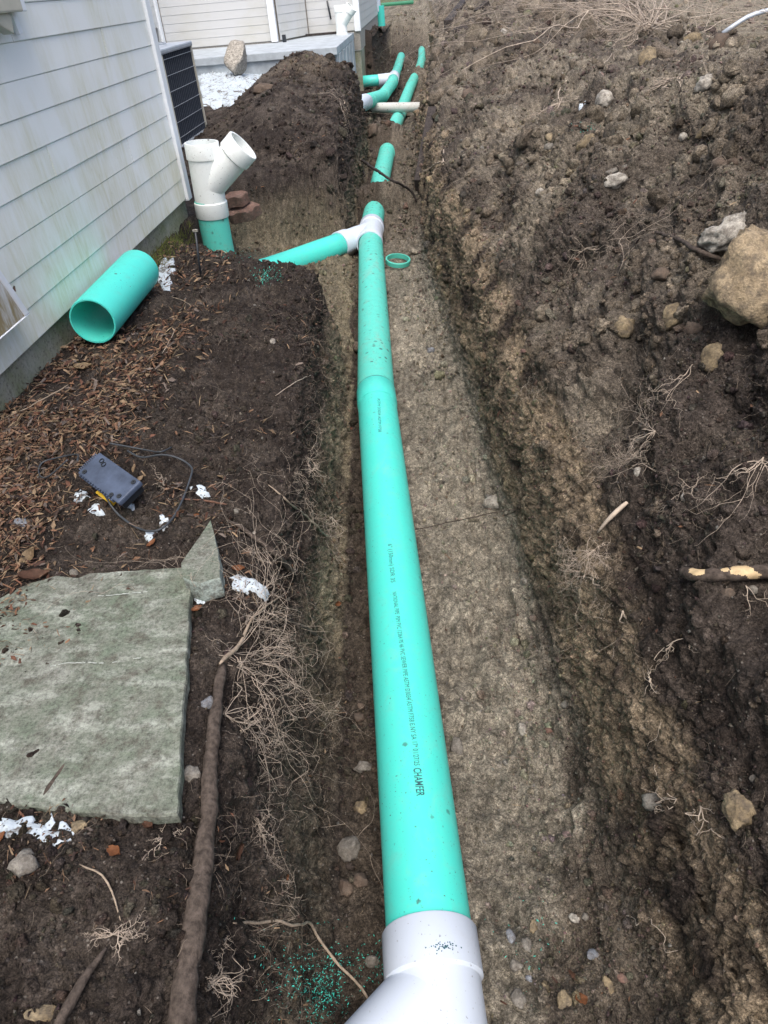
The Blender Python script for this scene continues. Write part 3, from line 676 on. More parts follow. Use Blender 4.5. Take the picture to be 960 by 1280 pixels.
def run(name, pts, ro, mat, parent=None, seg=28, lab=None, root=None):
    P = [np.array(p, float) for p in pts]
    out = []
    for a, b in zip(P[:-1], P[1:]):
        n = max(2, int(np.linalg.norm(b - a) / .15)); out += [a + (b - a) * t for t in np.linspace(0, 1, n, endpoint=False)]
    out.append(P[-1]); out = np.array(out)
    for _ in range(4): out[1:-1] = .25 * out[:-2] + .5 * out[1:-1] + .25 * out[2:]
    o_v, o_q = tube(out, ro, seg, False); i_v, i_q = tube(out, ro - .0045, seg, False)
    nV = len(o_v); n = len(out)
    Fc = [tuple(f) for f in o_q] + [tuple(int(v) + nV for v in f[::-1]) for f in i_q]
    for k in range(seg):
        k2 = (k + 1) % seg; Fc.append((k2, k, nV + k, nV + k2)); e = (n - 1) * seg; Fc.append((e + k, e + k2, nV + e + k2, nV + e + k))
    me = bpy.data.meshes.new(name); me.from_pydata([tuple(v) for v in np.vstack([o_v, i_v])], [], Fc); me.update()
    for p in me.polygons[:len(o_q) * 2]: p.use_smooth = True
    me.materials.append(mat); return me
far_pts = [(-.418, 5.2, PZ), (-.422, 6.5, PZ), (-.411, 8.08, PZ), (-.405, 9.2, PZ), (-.330, 10.7, PZ), (-.262, 12.7, PZ), (-.196, 14.2, PZ), (-.105, 15.8, PZ), (-.06, 17.6, PZ), (-.055, 20.8, PZ)]
lpart('pipe_length', run('pipe_length', far_pts, RO, M['pvc_green_dirty']), None, None, 'far green pipe half covered by soil')
def flecks():
    Vs, Fs = [], []; base = A0 - dA * .065
    for k in range(46):
        px_, py_ = 556 + rng.normal() * 9, 1184 + rng.normal() * 3.2; sa, va = axis_hit(px_, py_, RH); th = angle_of(va)
        for (u, v) in ((-1, -1), (1, -1), (1, 1), (-1, 1)):
            t2 = th + u * .0016 / RH * rng.uniform(.3, 1); s2 = sa + v * .0012 * rng.uniform(.3, 1.3); Vs.append(tuple(A0 + dA * s2 + (e1 * math.sin(t2) + e2 * math.cos(t2)) * (RH + .0005)))
        Fs.append(tuple(range(4 * k, 4 * k + 4)))
    me = bpy.data.meshes.new('printed_mark'); me.from_pydata(Vs, [], Fs); lpart('printed_mark', me, M['ink'])
def collar(name, c, dr, ln, ro, mat, parent=None, seg=36, root=None, lab=None):
    c = Vector(c); dr = Vector(dr).normalized(); a = c - dr * ln / 2
    me = rev(name, [(0, ro - .006), (0, ro - .001), (.002, ro), (ln - .002, ro), (ln, ro - .001), (ln, ro - .006)], a, a + dr, seg)
    return me
for (x, y, ln, dx, dy) in ((-.411, 8.0, .16, .0, 1), (-.317, 10.95, .14, .045, 1), (-.232, 13.4, .15, .05, 1), (-.057, 17.75, .16, 0.02, 1)):
    lpart('bell', collar('bell', (x, y, PZ), (dx, dy, 0), ln, RB, M['pvc_green_dirty']), M['pvc_green_dirty'])
# white wye joined into the line: hubs, body, branch
def wye(root, nm, c, axis, bdir, L0, L1, Lb, rb, rh, mat, matb=None, off=0.0, hub=.085, inv=None, seg=48):
    """c = point on the axis where the branch leaves, L0 behind, L1 ahead, Lb along the branch"""
    c = Vector(c); axis = Vector(axis).normalized(); bdir = Vector(bdir).normalized(); obs = []
    w = .006
    def put(n, me):
        o = link(n, me, mat, root)
        if inv is not None: o.matrix_parent_inverse = Matrix.Translation(-inv)
        obs.append(o); return o
    put('fitting_body', rev('fitting_body', [(0, rb - w), (0, rb), (L0 + L1, rb), (L0 + L1, rb - w)], c - axis * L0, c, seg)).hide_render = False
    put('fitting_branch', rev('fitting_branch', [(.0, rb - w), (.0, rb - .0015), (Lb, rb - .0015), (Lb, rb - w)], c + bdir * .0, c + bdir, seg))
    hp = lambda s: [(0, rb - w), (0, rb - .001), (.006, rh), (hub - .003, rh), (hub, rh - .002), (hub, rb - w + .001)]
    for base, dr, ll in ((c, axis, L1), (c, -axis, L0), (c, bdir, Lb)):
        put('hub', rev('hub', hp(1), base + dr * (ll - hub * .25), base + dr * (ll + 1), seg))
    return obs
fw = empty('wye', (0, 0, 0), None, None); COL.objects.unlink(fw); bpy.data.objects.remove(fw)
RH = .0880
wy = A0 + dA * .0
wye(line, 'wye', A0 - dA * .065, dA, Vector((-.69, -.72, .04)), .34, .046, .42, .0825, RH, M['pvc_white'], inv=LL)
wye(line, 'wye', V3(-.413, 5.17, PZ), V3(-.02, 1, 0), V3(-.60, -.80, .03), .19, .12, .27, .0830, .0885, M['pvc_white'], inv=LL, seg=40)
brd = V3(-.60, -.80, .03).normalized(); bs = V3(-.413, 5.17, PZ)
bpts = [bs + brd * .24, bs + brd * .8, bs + brd * 1.20, V3(-1.155, 4.19, -.40), V3(-1.163, 4.02, -.31)]
lpart('branch_pipe', run('branch_pipe', bpts, RO, M['pvc_green']), None, None, 'green side branch rising towards the house')

# standing wye on green riser beside the house corner
stub = empty('riser_wye', (-1.155, 4.0, -.3), 'white open wye fitting on speckled green riser at the house corner', 'pipe fitting')
SLo = Vector((-1.155, 4.0, -.3))
o = link('riser_pipe', rev('riser_pipe', pipe_prof(.40, RO), (-1.163, 4.0, -.32), (-1.157, 4.0, .2), 40), M['pvc_green_dirty'], stub); o.matrix_parent_inverse = Matrix.Translation(-SLo)
wye(stub, 'w', (-1.151, 4.0, .145), (.05, 0, 1), (.77, .03, .63), .09, .150, .225, .0800, .0865, M['pvc_cream'], inv=SLo, seg=44, hub=.08)

# spare wye on the patio
sw = empty('spare_wye', (-1.19, 12.60, .337), 'white wye fitting standing on the far patio beside the wing corner', 'pipe fitting')
wye(sw, 'w', (0, 0, .13), (0, 0, 1), (.66, -.1, .74), .13, .16, .20, .0800, .0865, M['pvc_cream'], seg=28)
fs = empty('far_riser', (-.72, 18.5, 0), 'small white collar on a green riser at the far house corner', 'pipe fitting')
g0 = at_y(476, 27, 18.5); g1 = at_y(471, 9, 18.5)
link('riser_pipe', rev('riser_pipe', pipe_prof(.36, RO), (.05, 0, g0[2] - .08), (.05, 0, 3), 20), M['pvc_green'], fs)
link('collar', rev('collar', pipe_prof(.42, RH), (-.03, 0, g0[2] + .18), (-.03, 0, 3), 20), M['pvc_white'], fs)
fs.location = (float(g0[0]) - .04, 18.5, 0)

# drain lines further up the trench
d1 = empty('downspout_drain', (-.84, 8.5, -.2), 'bent green drain pipe with white coupling and open near end over the far trench', 'pipe')
DLo = Vector((-.84, 8.5, -.2))
def dpart(root, lo, nm, me, mat=None, lab=None):
    o = link(nm, me, mat, root); o.matrix_parent_inverse = Matrix.Translation(-lo)
    if lab: o['label'] = lab
    return o
pa, pb, pc, pd = V3(-.86, 8.5, -.115), V3(-.575, 11.1, -.315), V3(-.50, 12.7, -.335), V3(-.50, 13.6, -.34)
dpart(d1, DLo, 'pipe_length', run('pipe_length', [pa, pb], RO, M['pvc_green_dirty']))
dpart(d1, DLo, 'pipe_length', run('pipe_length', [pb, pc, pd, V3(-.51, 15.4, -.42)], RO, M['pvc_green_dirty']))
dpart(d1, DLo, 'pipe_length', run('pipe_length', [V3(-.51, 15.4, -.42), V3(-.50, 16.2, -.40), V3(-.49, 18.0, -.40)], RO, M['pvc_green_dirty']))
dab = (pb - pa).normalized()
dpart(d1, DLo, 'coupling', collar('coupling', pa + dab * 1.02, dab, .62, RH, None), M['pvc_white'])
for t in (1.45, 1.62, 2.55): dpart(d1, DLo, 'bell', collar('bell', pa + dab * t, dab, .10, RB, None), M['pvc_green_dirty'])
dpart(d1, DLo, 'bell', collar('bell', pc, (0.02, 1, 0), .14, RB, None), M['pvc_green_dirty'])
dpart(d1, DLo, 'wye_hub', collar('wye_hub', (-.50, 13.35, -.337), (0, 1, 0), .5, RH, None), M['pvc_white'])
dpart(d1, DLo, 'branch_hub', collar('branch_hub', (-.62, 13.22, -.335), (-.95, -.25, 0), .26, RH, None), M['pvc_white'])
dpart(d1, DLo, 'branch_pipe', run('branch_pipe', [(-.60, 13.24, -.335), (-1.0, 13.12, -.325)], RO, M['pvc_green']))
tag(link('cross_pipe', run('cross_pipe', [(-.98, 10.34, -.33), (.12, 10.0, -.35)], .056, M['pvc_old'], seg=24)), 'dirty old white pipe crossing the far trench over the green line', 'pipe')

# spare offcut by the house wall
s0 = V3(-1.172, 2.34, .075); s1 = V3(-1.175, 2.86, .082); RS = .0797
sp_ = empty('spare_pipe', tuple(s0), 'short open green pipe offcut lying against the house foundation', 'pipe')
dss = (s1 - s0)
o = link('pipe_length', rev('pipe_length', [(0, RS - .006), (.0, RS - .001), (.012, RS + .0015), (dss.length, RS + .0015), (dss.length, RS - .006)], (0, 0, 0), dss, 56), M['pvc_green'], sp_)
# cut ring on the trench floor
rp = at_z(497, 325, -.515)
tag(link('pipe_ring', rev('pipe_ring', [(0, .071), (0, .0785), (.003, .081), (.027, .081), (.03, .0785), (.03, .071)], (0, 0, -.018), (.12, -.12, 1), 44), M['pvc_green_loose'], None, (rp[0], rp[1], ground_at(rp[0], rp[1]) + .018)), 'thin cut green pipe ring lying on the trench floor beside the white fitting', 'ring')

# lettering printed on the pipe
def axis_hit(px, py, R_=RO):
    """where the photo ray meets the near pipe"""
    dd = Vector(ray(px, py)).normalized(); o_ = Vector(ORG) - A0
    a = dd - dA * dd.dot(dA); b = o_ - dA * o_.dot(dA)
    A = a.dot(a); B = 2 * a.dot(b); Cc = b.dot(b) - R_ * R_; t = (-B - math.sqrt(max(0, B * B - 4 * A * Cc))) / (2 * A)
    p = o_ + dd * t; return p.dot(dA), p - dA * p.dot(dA)
e1 = dA.cross(V3(0, 0, 1)).normalized(); e2 = e1.cross(dA).normalized()    # e1 to the right, e2 up
def angle_of(v): return math.atan2(v.dot(e1), v.dot(e2))
def print_line(txt, pa_, pb_, hgt, bold=0.0, space=1.0):
    """txt runs from photo point pa_ to pb_ along the pipe, tops of the letters to the right"""
    sa, va = axis_hit(*pa_); sb, vb = axis_hit(*pb_); ta, tb = angle_of(va), angle_of(vb)
    cd = bpy.data.curves.new('txt', 'FONT'); cd.body = txt; cd.size = 1.0; cd.offset = bold; cd.space_character = space; cd.resolution_u = 3
    ob = bpy.data.objects.new('txt', cd); COL.objects.link(ob); bpy.context.view_layer.update()
    me = bpy.data.meshes.new_from_object(ob.evaluated_get(bpy.context.evaluated_depsgraph_get())); bpy.data.objects.remove(ob)
    co = np.empty(len(me.vertices) * 3, dtype=np.float32); me.vertices.foreach_get('co', co); co = co.reshape(-1, 3)
    x0, x1 = co[:, 0].min(), co[:, 0].max(); h = .70
    out = np.empty_like(co)
    for k, (x, y, _) in enumerate(co):
        t = (x - x0) / (x1 - x0); s = sa + (sb - sa) * t; th = ta + (tb - ta) * t + (y / h - .5) * hgt / RO
        p = A0 + dA * s + (e1 * math.sin(th) + e2 * math.cos(th)) * (RO + .0004); out[k] = p
    me.vertices.foreach_set('co', out.ravel()); me.update(); me.materials.clear()
    o = link('printed_text', me, M['ink'], pipe1); return o
flecks()
print_line('6" (150mm) SDR 35', (487.5, 680), (491.5, 728), .0125)
print_line('NATIONAL PIPE  PSM PVC 12364 PS 46 PVC SEWER PIPE ASTM D3034 ASTM F758 E NY SA 17', (493, 740), (519, 932), .0112)
print_line('01/27/25', (519.3, 936), (521.3, 957), .0115)
print_line('CHAMFER', (521.5, 960), (526, 995), .0165, .014)
print_line('ASTM D3034 ASTM F758', (473.5, 498), (475, 540), .0110)

# ================================================================ LOOSE EARTH (uncountable)
def ico(sub):
    bm = bmesh.new(); bmesh.ops.create_icosphere(bm, subdivisions=sub, radius=1.0)
    V = np.array([v.co[:] for v in bm.verts]); Fc = np.array([[v.index for v in f.verts] for f in bm.faces]); bm.free(); return V, Fc
def blob_protos(sub, n, rough_, seed):
    V, Fc = ico(sub); r = np.random.default_rng(seed); out = []
    for k in range(n):
        W = V.copy()
        for _ in range(5):                                  # knock planes off, as broken lumps have
            d_ = r.normal(size=3); d_ /= np.linalg.norm(d_); h_ = r.uniform(.4, .8); s_ = W @ d_; W -= np.where(s_ > h_, s_ - h_, 0)[:, None] * d_
        W *= (1 + rough_ * gnoise(V * 2.3 + k * 7))[:, None]; W *= r.uniform(.65, 1.2, 3); out.append(W)
    return out, Fc
nrm_all = NN; tang = None
Pw = P3.reshape(nr, nc, 3)
# area and picture weight of every cell
e1_ = Pw[1:, :-1] - Pw[:-1, :-1]; e2_ = Pw[:-1, 1:] - Pw[:-1, :-1]; area = np.linalg.norm(np.cross(e1_, e2_), axis=-1)
cen = Pw[:-1, :-1]; vv = cen - ORG; cc = np.stack([vv @ np.array([cr[0], cf[0], cu[0]]), vv @ np.array([cr[1], cf[1], cu[1]]), vv @ np.array([cr[2], cf[2], cu[2]])], -1)
# rows of cr/cf/cu hold the world axes in camera space: camera = X*cr + Y*cf + Z*cu
cc = vv[..., 0:1] * cr + vv[..., 1:2] * cf + vv[..., 2:3] * cu
dep = np.maximum(cc[..., 2], .3); sx = CXP + FPX * cc[..., 0] / dep; sy = CYP + FPX * cc[..., 1] / dep
seen = (cc[..., 2] > .3) & (sx > -130) & (sx < 1090) & (sy > -60) & (sy < 1400)
Zc = ZN[:-1, :-1]
def scatter_cells(w, n):
    w = (w * seen).ravel(); cdf = np.cumsum(w); cdf /= cdf[-1]
    k = np.searchsorted(cdf, rng.random(n)); r_, c_ = np.divmod(k, nc - 1)
    u, v = rng.random(n)[:, None], rng.random(n)[:, None]
    p = Pw[r_, c_] * (1 - u) * (1 - v) + Pw[r_, c_ + 1] * u * (1 - v) + Pw[r_ + 1, c_] * (1 - u) * v + Pw[r_ + 1, c_ + 1] * u * v
    vi = r_ * nc + c_; return p, NN[vi], C[vi], dep[r_, c_], vi
def rand_rot(n):
    q = rng.normal(size=(n, 4)); q /= np.linalg.norm(q, axis=1)[:, None]; w, x, y, z = q.T
    return np.stack([1 - 2 * (y * y + z * z), 2 * (x * y - z * w), 2 * (x * z + y * w), 2 * (x * y + z * w), 1 - 2 * (x * x + z * z), 2 * (y * z - x * w), 2 * (x * z - y * w), 2 * (y * z + x * w), 1 - 2 * (x * x + y * y)], -1).reshape(n, 3, 3)
def scatter_blobs(name, n, weight, smin, smax, power, protos, Fc, tint, sink=.25, matn='clod', lift=0.0, filt=None):
    p, nn, col, dp, vi = scatter_cells(weight, n)
    if filt is not None:
        k = filt(p); p, nn, col, dp = p[k], nn[k], col[k], dp[k]; n = len(p)
    s = (smin + (smax - smin) * rng.random(n) ** power) * np.clip(dp / 2.2, .7, 3.5)
    R_ = rand_rot(n); Vs, Fs, Cs = [], [], []; off = 0
    pr = rng.integers(0, len(protos), n); t = tint(n, col)
    for k, W in enumerate(protos):
        m = pr == k; nk = m.sum()
        if nk == 0: continue
        V = np.einsum('nij,vj->nvi', R_[m], W) * s[m][:, None, None] + (p[m] + nn[m] * (s[m] * (1 - 2 * sink) + lift)[:, None])[:, None]
        Vs.append(V.reshape(-1, 3)); nv = len(W); Fs.append((Fc[None] + (np.arange(nk) * nv)[:, None, None] + off).reshape(-1, 3)); off += nk * nv
        Cs.append(np.repeat(t[m], nv, 0))
    me = mesh_np(name, np.vstack(Vs), np.vstack(Fs), False); set_col(me, 'soil', np.vstack(Cs))
    o = link(name, me, M[matn]); o['kind'] = 'stuff'; return o
Xc, Yc, Zcz = cen[..., 0], cen[..., 1], cen[..., 2]
pipe_x = np.interp(Yc, [.5, 3, 5, 8, 20], [-.03, -.27, -.4, -.41, -.06])
nearpipe = np.exp(-((Xc - pipe_x) / .075) ** 2) * (Zcz < -.3)
scr = area / dep ** 2                                        # picture area of a cell
zz = Zc
dens = np.ones_like(zz)
nc_ = fbm(cen.reshape(-1, 3) * 3.1 + 60, 3).reshape(zz.shape)
dens *= np.clip(.55 + 1.3 * nc_, .08, 2)
fl_ = (zz > 9.6) & (zz < 12.6)
rightfl = fl_ & (Xc > pipe_x + .05)
dens = np.where(rightfl, dens * (.55 + .8 * (Xc > pipe_x + .16)), dens)
dens = np.where(fl_ & ~rightfl, dens * 1.8, dens); dens *= 1 - .85 * nearpipe
dens = np.where((zz > 7) & (zz < 9.6), dens * .75, dens); dens = np.where((zz > 4.5) & (zz < 7) & (Yc < 1.0), dens * 1.7, dens); dens = np.where(Xc < -1.27, dens * (Yc > 4.3) * .5, dens); dens *= (Yc < 30)
p1, f1 = blob_protos(1, 8, .35, 3); p2, f2 = blob_protos(2, 12, .55, 4)
tsoil = lambda n, c: np.clip(c * rng.uniform(.72, 1.30, n)[:, None] * (1 + .06 * rng.normal(size=(n, 3))), .01, .6)
def tstone(n, c):
    b_ = np.array([[.30, .27, .22], [.22, .21, .19], [.36, .34, .30], [.24, .18, .13], [.20, .17, .12]])[rng.integers(0, 5, n)]
    return b_ * rng.uniform(.35, .85, n)[:, None]
scatter_blobs('soil_crumbs', 54000, scr * dens, .0020, .0068, 2.0, p1, f1, tsoil)
scatter_blobs('soil_clods', 4200, scr * dens * (.4 + (zz > 14.5) * 1.0 + (fl_ & ~rightfl) * 1.2 + rightfl * .45 + ((zz > 4.5) & (zz < 7)) * (.5 + 1.4 * (Yc < 1))), .006, .019, 2.6, p2, f2, tsoil, .42)
clump = np.clip(fbm(cen.reshape(-1, 3) * 2.4 + 93, 3).reshape(zz.shape) * 2.4 - .15, 0, 1)
scatter_blobs('heap_clods', 1500, scr * ((zz > 14.8) & (zz < 21)) * clump, .012, .036, 2.2, p2, f2, lambda n, c: np.clip((c * .75 + np.array([.05, .04, .028])) * rng.uniform(.75, 1.35, n)[:, None], .01, .6), .46)
scatter_blobs('fine_gravel', 4200, scr * (.35 + (zz > 14.5) * .9 + fl_ * .8) * (1 - nearpipe), .0020, .0075, 2.5, p1, f1, tstone, .35)

# ---- hair roots hanging out of the cut and lying over the heap
def bundle(name, tubes, mat, **kw):
    me = join_tubes(name, tubes); o = link(name, me, mat); tag(o, **kw); return o
def strands(n, weight, lmin, lmax, r0, hang=.6, seed=0):
    p, nn, col, dp, vi = scatter_cells(weight, n); T = []
    for k in range(n):
        ln = rng.uniform(lmin, lmax) * np.clip(dp[k] / 2, .7, 3); m = 6
        d_ = rng.normal(size=3); d_ -= nn[k] * d_.dot(nn[k]) * .8; d_[2] -= hang; d_ /= np.linalg.norm(d_)
        q = p[k] + nn[k] * .002; pts = [q]
        for j in range(m):
            d_ = d_ + rng.normal(size=3) * .38; d_ -= nn[k] * min(0, d_.dot(nn[k])) * .6; d_ /= np.linalg.norm(d_); q = q + d_ * ln / m; pts.append(q)
        T.append(tube(np.array(pts), r0 * np.clip(dp[k] / 2, .8, 2.6) * np.linspace(1, .35, m + 1), 3, False))
    return T
rw = scr * (.10 + 1.0 * ((zz > 6.5) & (zz < 9.0)) + .35 * ((zz > 12.8) & (zz < 15.5)) + .55 * (zz > 15) + .15 * ((zz > 4.5) & (zz < 7))) * (1 - fl_ * .9) * np.clip(.4 + 1.6 * nc_, .03, 2) * (Xc > -1.25)
bundle('hair_roots', strands(7800, rw, .02, .08, .00044), M['hair'], kind='stuff')

# ---- leaf litter and bark mulch by the house
def litter(name, n, filt, lo, hi, kinds):
    w = scr * filt; p, nn, col, dp, vi = scatter_cells(w, n); Vs, Fs, Cs = [], [], []
    pal = np.array([[.17, .085, .055], [.11, .06, .043], [.24, .14, .085], [.30, .20, .13], [.065, .045, .036], [.20, .17, .145], [.36, .27, .17]])
    for k in range(n):
        ln = rng.uniform(lo, hi) * min(1.25, max(.55, dp[k] / 1.9)); kind = rng.random(); R_ = rand_rot(1)[0]
        a = R_[:, 0]; a = a - nn[k] * a.dot(nn[k]) * .75; a /= np.linalg.norm(a); b_ = np.cross(nn[k] + R_[:, 1] * .4, a); b_ /= np.linalg.norm(b_); c_ = np.cross(a, b_)
        q = p[k] + nn[k] * rng.uniform(.001, .012)
        if kind < kinds[0]:          # curled leaf: two folded halves
            w_ = ln * rng.uniform(.25, .5); pts = [q - a * ln / 2, q + b_ * w_ / 2 + c_ * w_ * .35, q + a * ln / 2, q - b_ * w_ / 2 + c_ * w_ * .3, q - c_ * .001]
            Vs.append(pts); Fs.append([[0, 4, 1], [4, 2, 1], [0, 3, 4], [4, 3, 2]])
        elif kind < kinds[1]:        # chip of bark
            w_ = ln * rng.uniform(.12, .3); t_ = ln * .08 + .0008
            pts = [q - a * ln / 2 - b_ * w_ / 2, q + a * ln / 2 - b_ * w_ / 3, q + a * ln / 2 + b_ * w_ / 2, q - a * ln / 2.3 + b_ * w_ / 2, q + c_ * t_ * 2]
            Vs.append(pts); Fs.append([[0, 1, 4], [1, 2, 4], [2, 3, 4], [3, 0, 4]])
        else:                        # pine needle / straw
            w_ = .0011 * np.clip(dp[k] / 1.6, .8, 2.5); bend = c_ * ln * .06
            pts = [q - a * ln * .8 - b_ * w_ / 2, q + a * ln * .8, q - a * ln * .8 + b_ * w_ / 2, q + bend + c_ * w_, q - bend * .2]
            Vs.append(pts); Fs.append([[0, 1, 3], [1, 2, 3], [2, 0, 3], [0, 4, 2]])
        pk = (pal[rng.integers(0, 7)] * [.78, .74, .74]) if kind < kinds[1] else pal[[3, 6, 2][rng.integers(0, 3)]]
        Cs.append(np.repeat([pk * rng.uniform(.35, 1.15)], 5, 0))
    Vs = np.array(Vs).reshape(-1, 3); Fs = (np.array(Fs) + (np.arange(n) * 5)[:, None, None]).reshape(-1, 3)
    me = mesh_np(name, Vs, Fs, False); set_col(me, 'tint', np.vstack(Cs)); o = link(name, me, M['litter']); o['kind'] = 'stuff'; return o
lf = sst(-1.33, -1.3, Xc) * (1 - sst(-.98, -.72, Xc + .10 * nc_)) * (1 - sst(3.2, 3.7, Yc)) * (.35 + .65 * (1 - sst(2.0, 2.7, Yc))) * np.clip(.7 + 1.0 * nc_, .1, 2)
lf2 = sst(-1.3, -1.2, Xc) * (1 - sst(-.48, -.38, Xc)) * (Yc < 1.45) * np.clip(.12 + .9 * nc_, 0, 1)
litter('leaf_litter', 11500, lf + lf2 * .32, .006, .030, (.34, .66))
litter('scattered_litter', 1500, (Xc > -1.3) * (zz < 9.7) * np.clip(.1 + nc_, 0, 1) * (Yc < 6) + .04 * (zz > 10), .006, .022, (.3, .7))

# ---- pvc shavings where the pipe was cut
M['shaving'] = plain('green_shavings', (.06, .58, .47), .5, .4, .2)
def shavings(spots, label):
    Vs, Fs = [], []; o_ = 0
    for (cx_, cy_, rx, ry, n) in spots:
        for k in range(n):
            a, b_ = rng.normal(size=2) * .5
            h_, nn_ = hit(cx_ + rx * a, cy_ + ry * b_); s = rng.uniform(.0006, .0021) * (1 + .3 * (h_ - Vector(ORG)).length)
            R_ = rand_rot(1)[0]; q = np.array(h_) + np.array(nn_) * .003
            pts = np.array([[-1, 0, 0], [0, .28, .2], [1, 0, .5], [0, -.28, .2]]) @ R_.T * s + q; Vs.append(pts); Fs.append([[0, 1, 2], [0, 2, 3]]); o_ += 4
    Vs = np.vstack(Vs); Fs = (np.array(Fs) + (np.arange(len(Fs)) * 4)[:, None, None]).reshape(-1, 3)
    o = link('pvc_shavings', mesh_np('pvc_shavings', Vs, Fs, False), M['shaving']); o['kind'] = 'stuff'
shavings([(335, 345, 20, 13, 420), (300, 318, 50, 10, 110), (400, 1240, 36, 44, 620), (385, 1215, 75, 55, 260), (425, 1200, 30, 14, 60), (470, 1205, 30, 30, 110), (660, 1180, 45, 60, 60), (735, 158, 12, 8, 60)], '')

# ================================================================ SINGLE THINGS ON THE GROUND
def surf_frame(p, n, ang=0.0):
    n = Vector(n).normalized(); r = Vector((cr[0], cf[0], cu[0])); x = (r - n * r.dot(n)).normalized(); y = n.cross(x)
    x2 = x * math.cos(ang) + y * math.sin(ang); y2 = n.cross(x2); return Matrix((x2, y2, n)).transposed()
_isub = {3: ico(3), 4: ico(4)}
def rock_mesh(name, a, b, c, seed, ang=.8, rough_=.12, sub=3, cuts=9, lo=.5):
    V, Fc = _isub[sub]; r = np.random.default_rng(seed); W = V.copy()
    for _ in range(cuts):
        d_ = r.normal(size=3); d_ /= np.linalg.norm(d_); h_ = r.uniform(lo, .9); s_ = W @ d_; W -= np.where(s_ > h_, (s_ - h_) * ang, 0)[:, None] * d_
    W *= (1 + rough_ * fbm(V * 1.8 + seed, 4) + rough_ * .35 * gnoise(V * 9 + seed) + (.05 * gnoise(V * 21 + seed) + .03 * gnoise(V * 40) if sub > 3 else 0))[:, None]
    W = W / np.abs(W).max(0) * np.array([a, b, c]); return mesh_np(name, W, Fc, True)
ROCKG = 'stones lying in the dug earth'
def stone(px, py, w, h, mat, label, flat=.75, sink=.36, name='stone', cat='stone', ang=None, seed=None, rough_=.20, sub=3, cuts=9, group=ROCKG, lo=.5, foot=None):
    p, n = hit(px, py) if foot is None else hit(px, foot); s = px_size(p); a = w / 2 * s; b = h / 2 * s * 1.1; c = min(a, b) * flat if flat < 1.2 else min(a, b) * flat
    sd_ = seed or int(px * 7 + py)
    me = rock_mesh(name, a, b, c, sd_, rough_=rough_, sub=sub, cuts=cuts, lo=lo)
    n2 = (n * .6 + Vector((0, 0, 1)) * .2 - Vector(ray(px, py)).normalized() * .5).normalized()
    o = link(name, me, M[mat]); m = surf_frame(p, n2, ang if ang is not None else 0).to_4x4(); m.translation = p + n2 * c * (1 - 2 * sink) * .6 + (Vector((0, 0, (foot - py) * s * .75)) if foot else Vector()); o.matrix_world = m
    tag(o, label, cat, group); return o
stone(945, 350, 128, 128, 'boulder', 'largest yellowish tan boulder at the right edge of the soil heap', .8, .35, 'boulder', 'boulder', 0, 5, .16, 4, 7)
stone(918, 293, 92, 44, 'rock_pale', 'long pale knobbly rock just above the largest tan boulder', .8, .25, 'boulder', 'boulder', .1, 9, .30, 4, 5)
stone(893, 448, 38, 34, 'rock_tan', 'rounded tan stone below the largest tan boulder', .7, .25)
stone(843, 399, 32, 32, 'rock_tan', 'squarish tan stone left of the largest boulder', .9, .2)
stone(780, 411, 26, 28, 'rock_tan', 'pointed tan stone left of the squarish stone on the heap', .9, .2)
stone(826, 345, 26, 18, 'rock_brown', 'brown clod of earth under the small crumb pile mid heap', .8, .25, 'clod', 'clod')
stone(867, 412, 26, 20, 'rock_brown', 'dark lump between the squarish and the rounded tan stones', .7, .3, 'clod', 'clod')
stone(755, 126, 24, 22, 'rock_pale', 'pale round stone high on the heap near the white scrap', .8, .25)
stone(769, 226, 32, 20, 'rock_pale', 'pale flattish stone below the thin slate piece on the heap', .7, .25)
stone(780, 209, 48, 7, 'rock_grey', 'thin flat grey slate piece edge-on in the heap', .5, .3, cuts=3)
stone(735, 180, 34, 20, 'rock_tan', 'tan stone above the slate piece on the heap', .7, .3)
stone(690, 172, 24, 12, 'rock_tan', 'small flat tan stone high left on the heap', .6, .3)
stone(689, 184, 18, 12, 'rock_grey', 'small grey stone directly under the small flat tan stone', .7, .3)
stone(675, 242, 12, 11, 'rock_pale', 'small white pebble on the middle left of the heap', .9, .2)
stone(853, 174, 14, 12, 'rock_pale', 'small pale pebble right of the tan stone cluster', .9, .2)
stone(880, 165, 26, 12, 'rock_tan', 'ochre flat stone on the upper right of the heap', .6, .3)
stone(905, 205, 34, 22, 'rock_brown', 'brown clod near the right edge above the pale knobbly rock', .7, .3, 'clod', 'clod')
stone(810, 75, 26, 34, 'rock_tan', 'light tan clod under the root tangle on the heap crest', .8, .3, 'clod', 'clod')
stone(880, 106, 24, 20, 'rock_pale', 'crumbly yellowish clod below the heap crest', .8, .3, 'clod', 'clod', None, 21, .3)
stone(900, 55, 28, 20, 'rock_brown', 'dark clod on the heap crest beside the plastic tube', .9, .2, 'clod', 'clod')
stone(862, 52, 34, 16, 'rock_tan', 'ochre clod on the crest left of the dark clod', .9, .25, 'clod', 'clod', None, 23, .25)
stone(630, 42, 14, 9, 'rock_pale', 'pale pebble at the top left of the heap', .9, .2)
stone(585, 121, 18, 18, 'rock_brown', 'round brown stone in the right bank near the far pipes', .9, .3)
stone(466, 166, 16, 16, 'rock_brown', 'round brown stone on the trench floor before the cross pipe', .9, .2)
stone(797, 591, 12, 12, 'rock_pale', 'pale pebble above the bleached stick on the heap', .9, .2)
stone(855, 622, 9, 10, 'rock_pale', 'little yellowish pebble left of the long pale root on the heap', .9, .2)
stone(910, 741, 20, 14, 'rock_brown', 'brown stone just under the cut log', .9, .2)
stone(940, 738, 14, 12, 'rock_grey', 'grey pebble under the cut log nearer the edge', .9, .2)
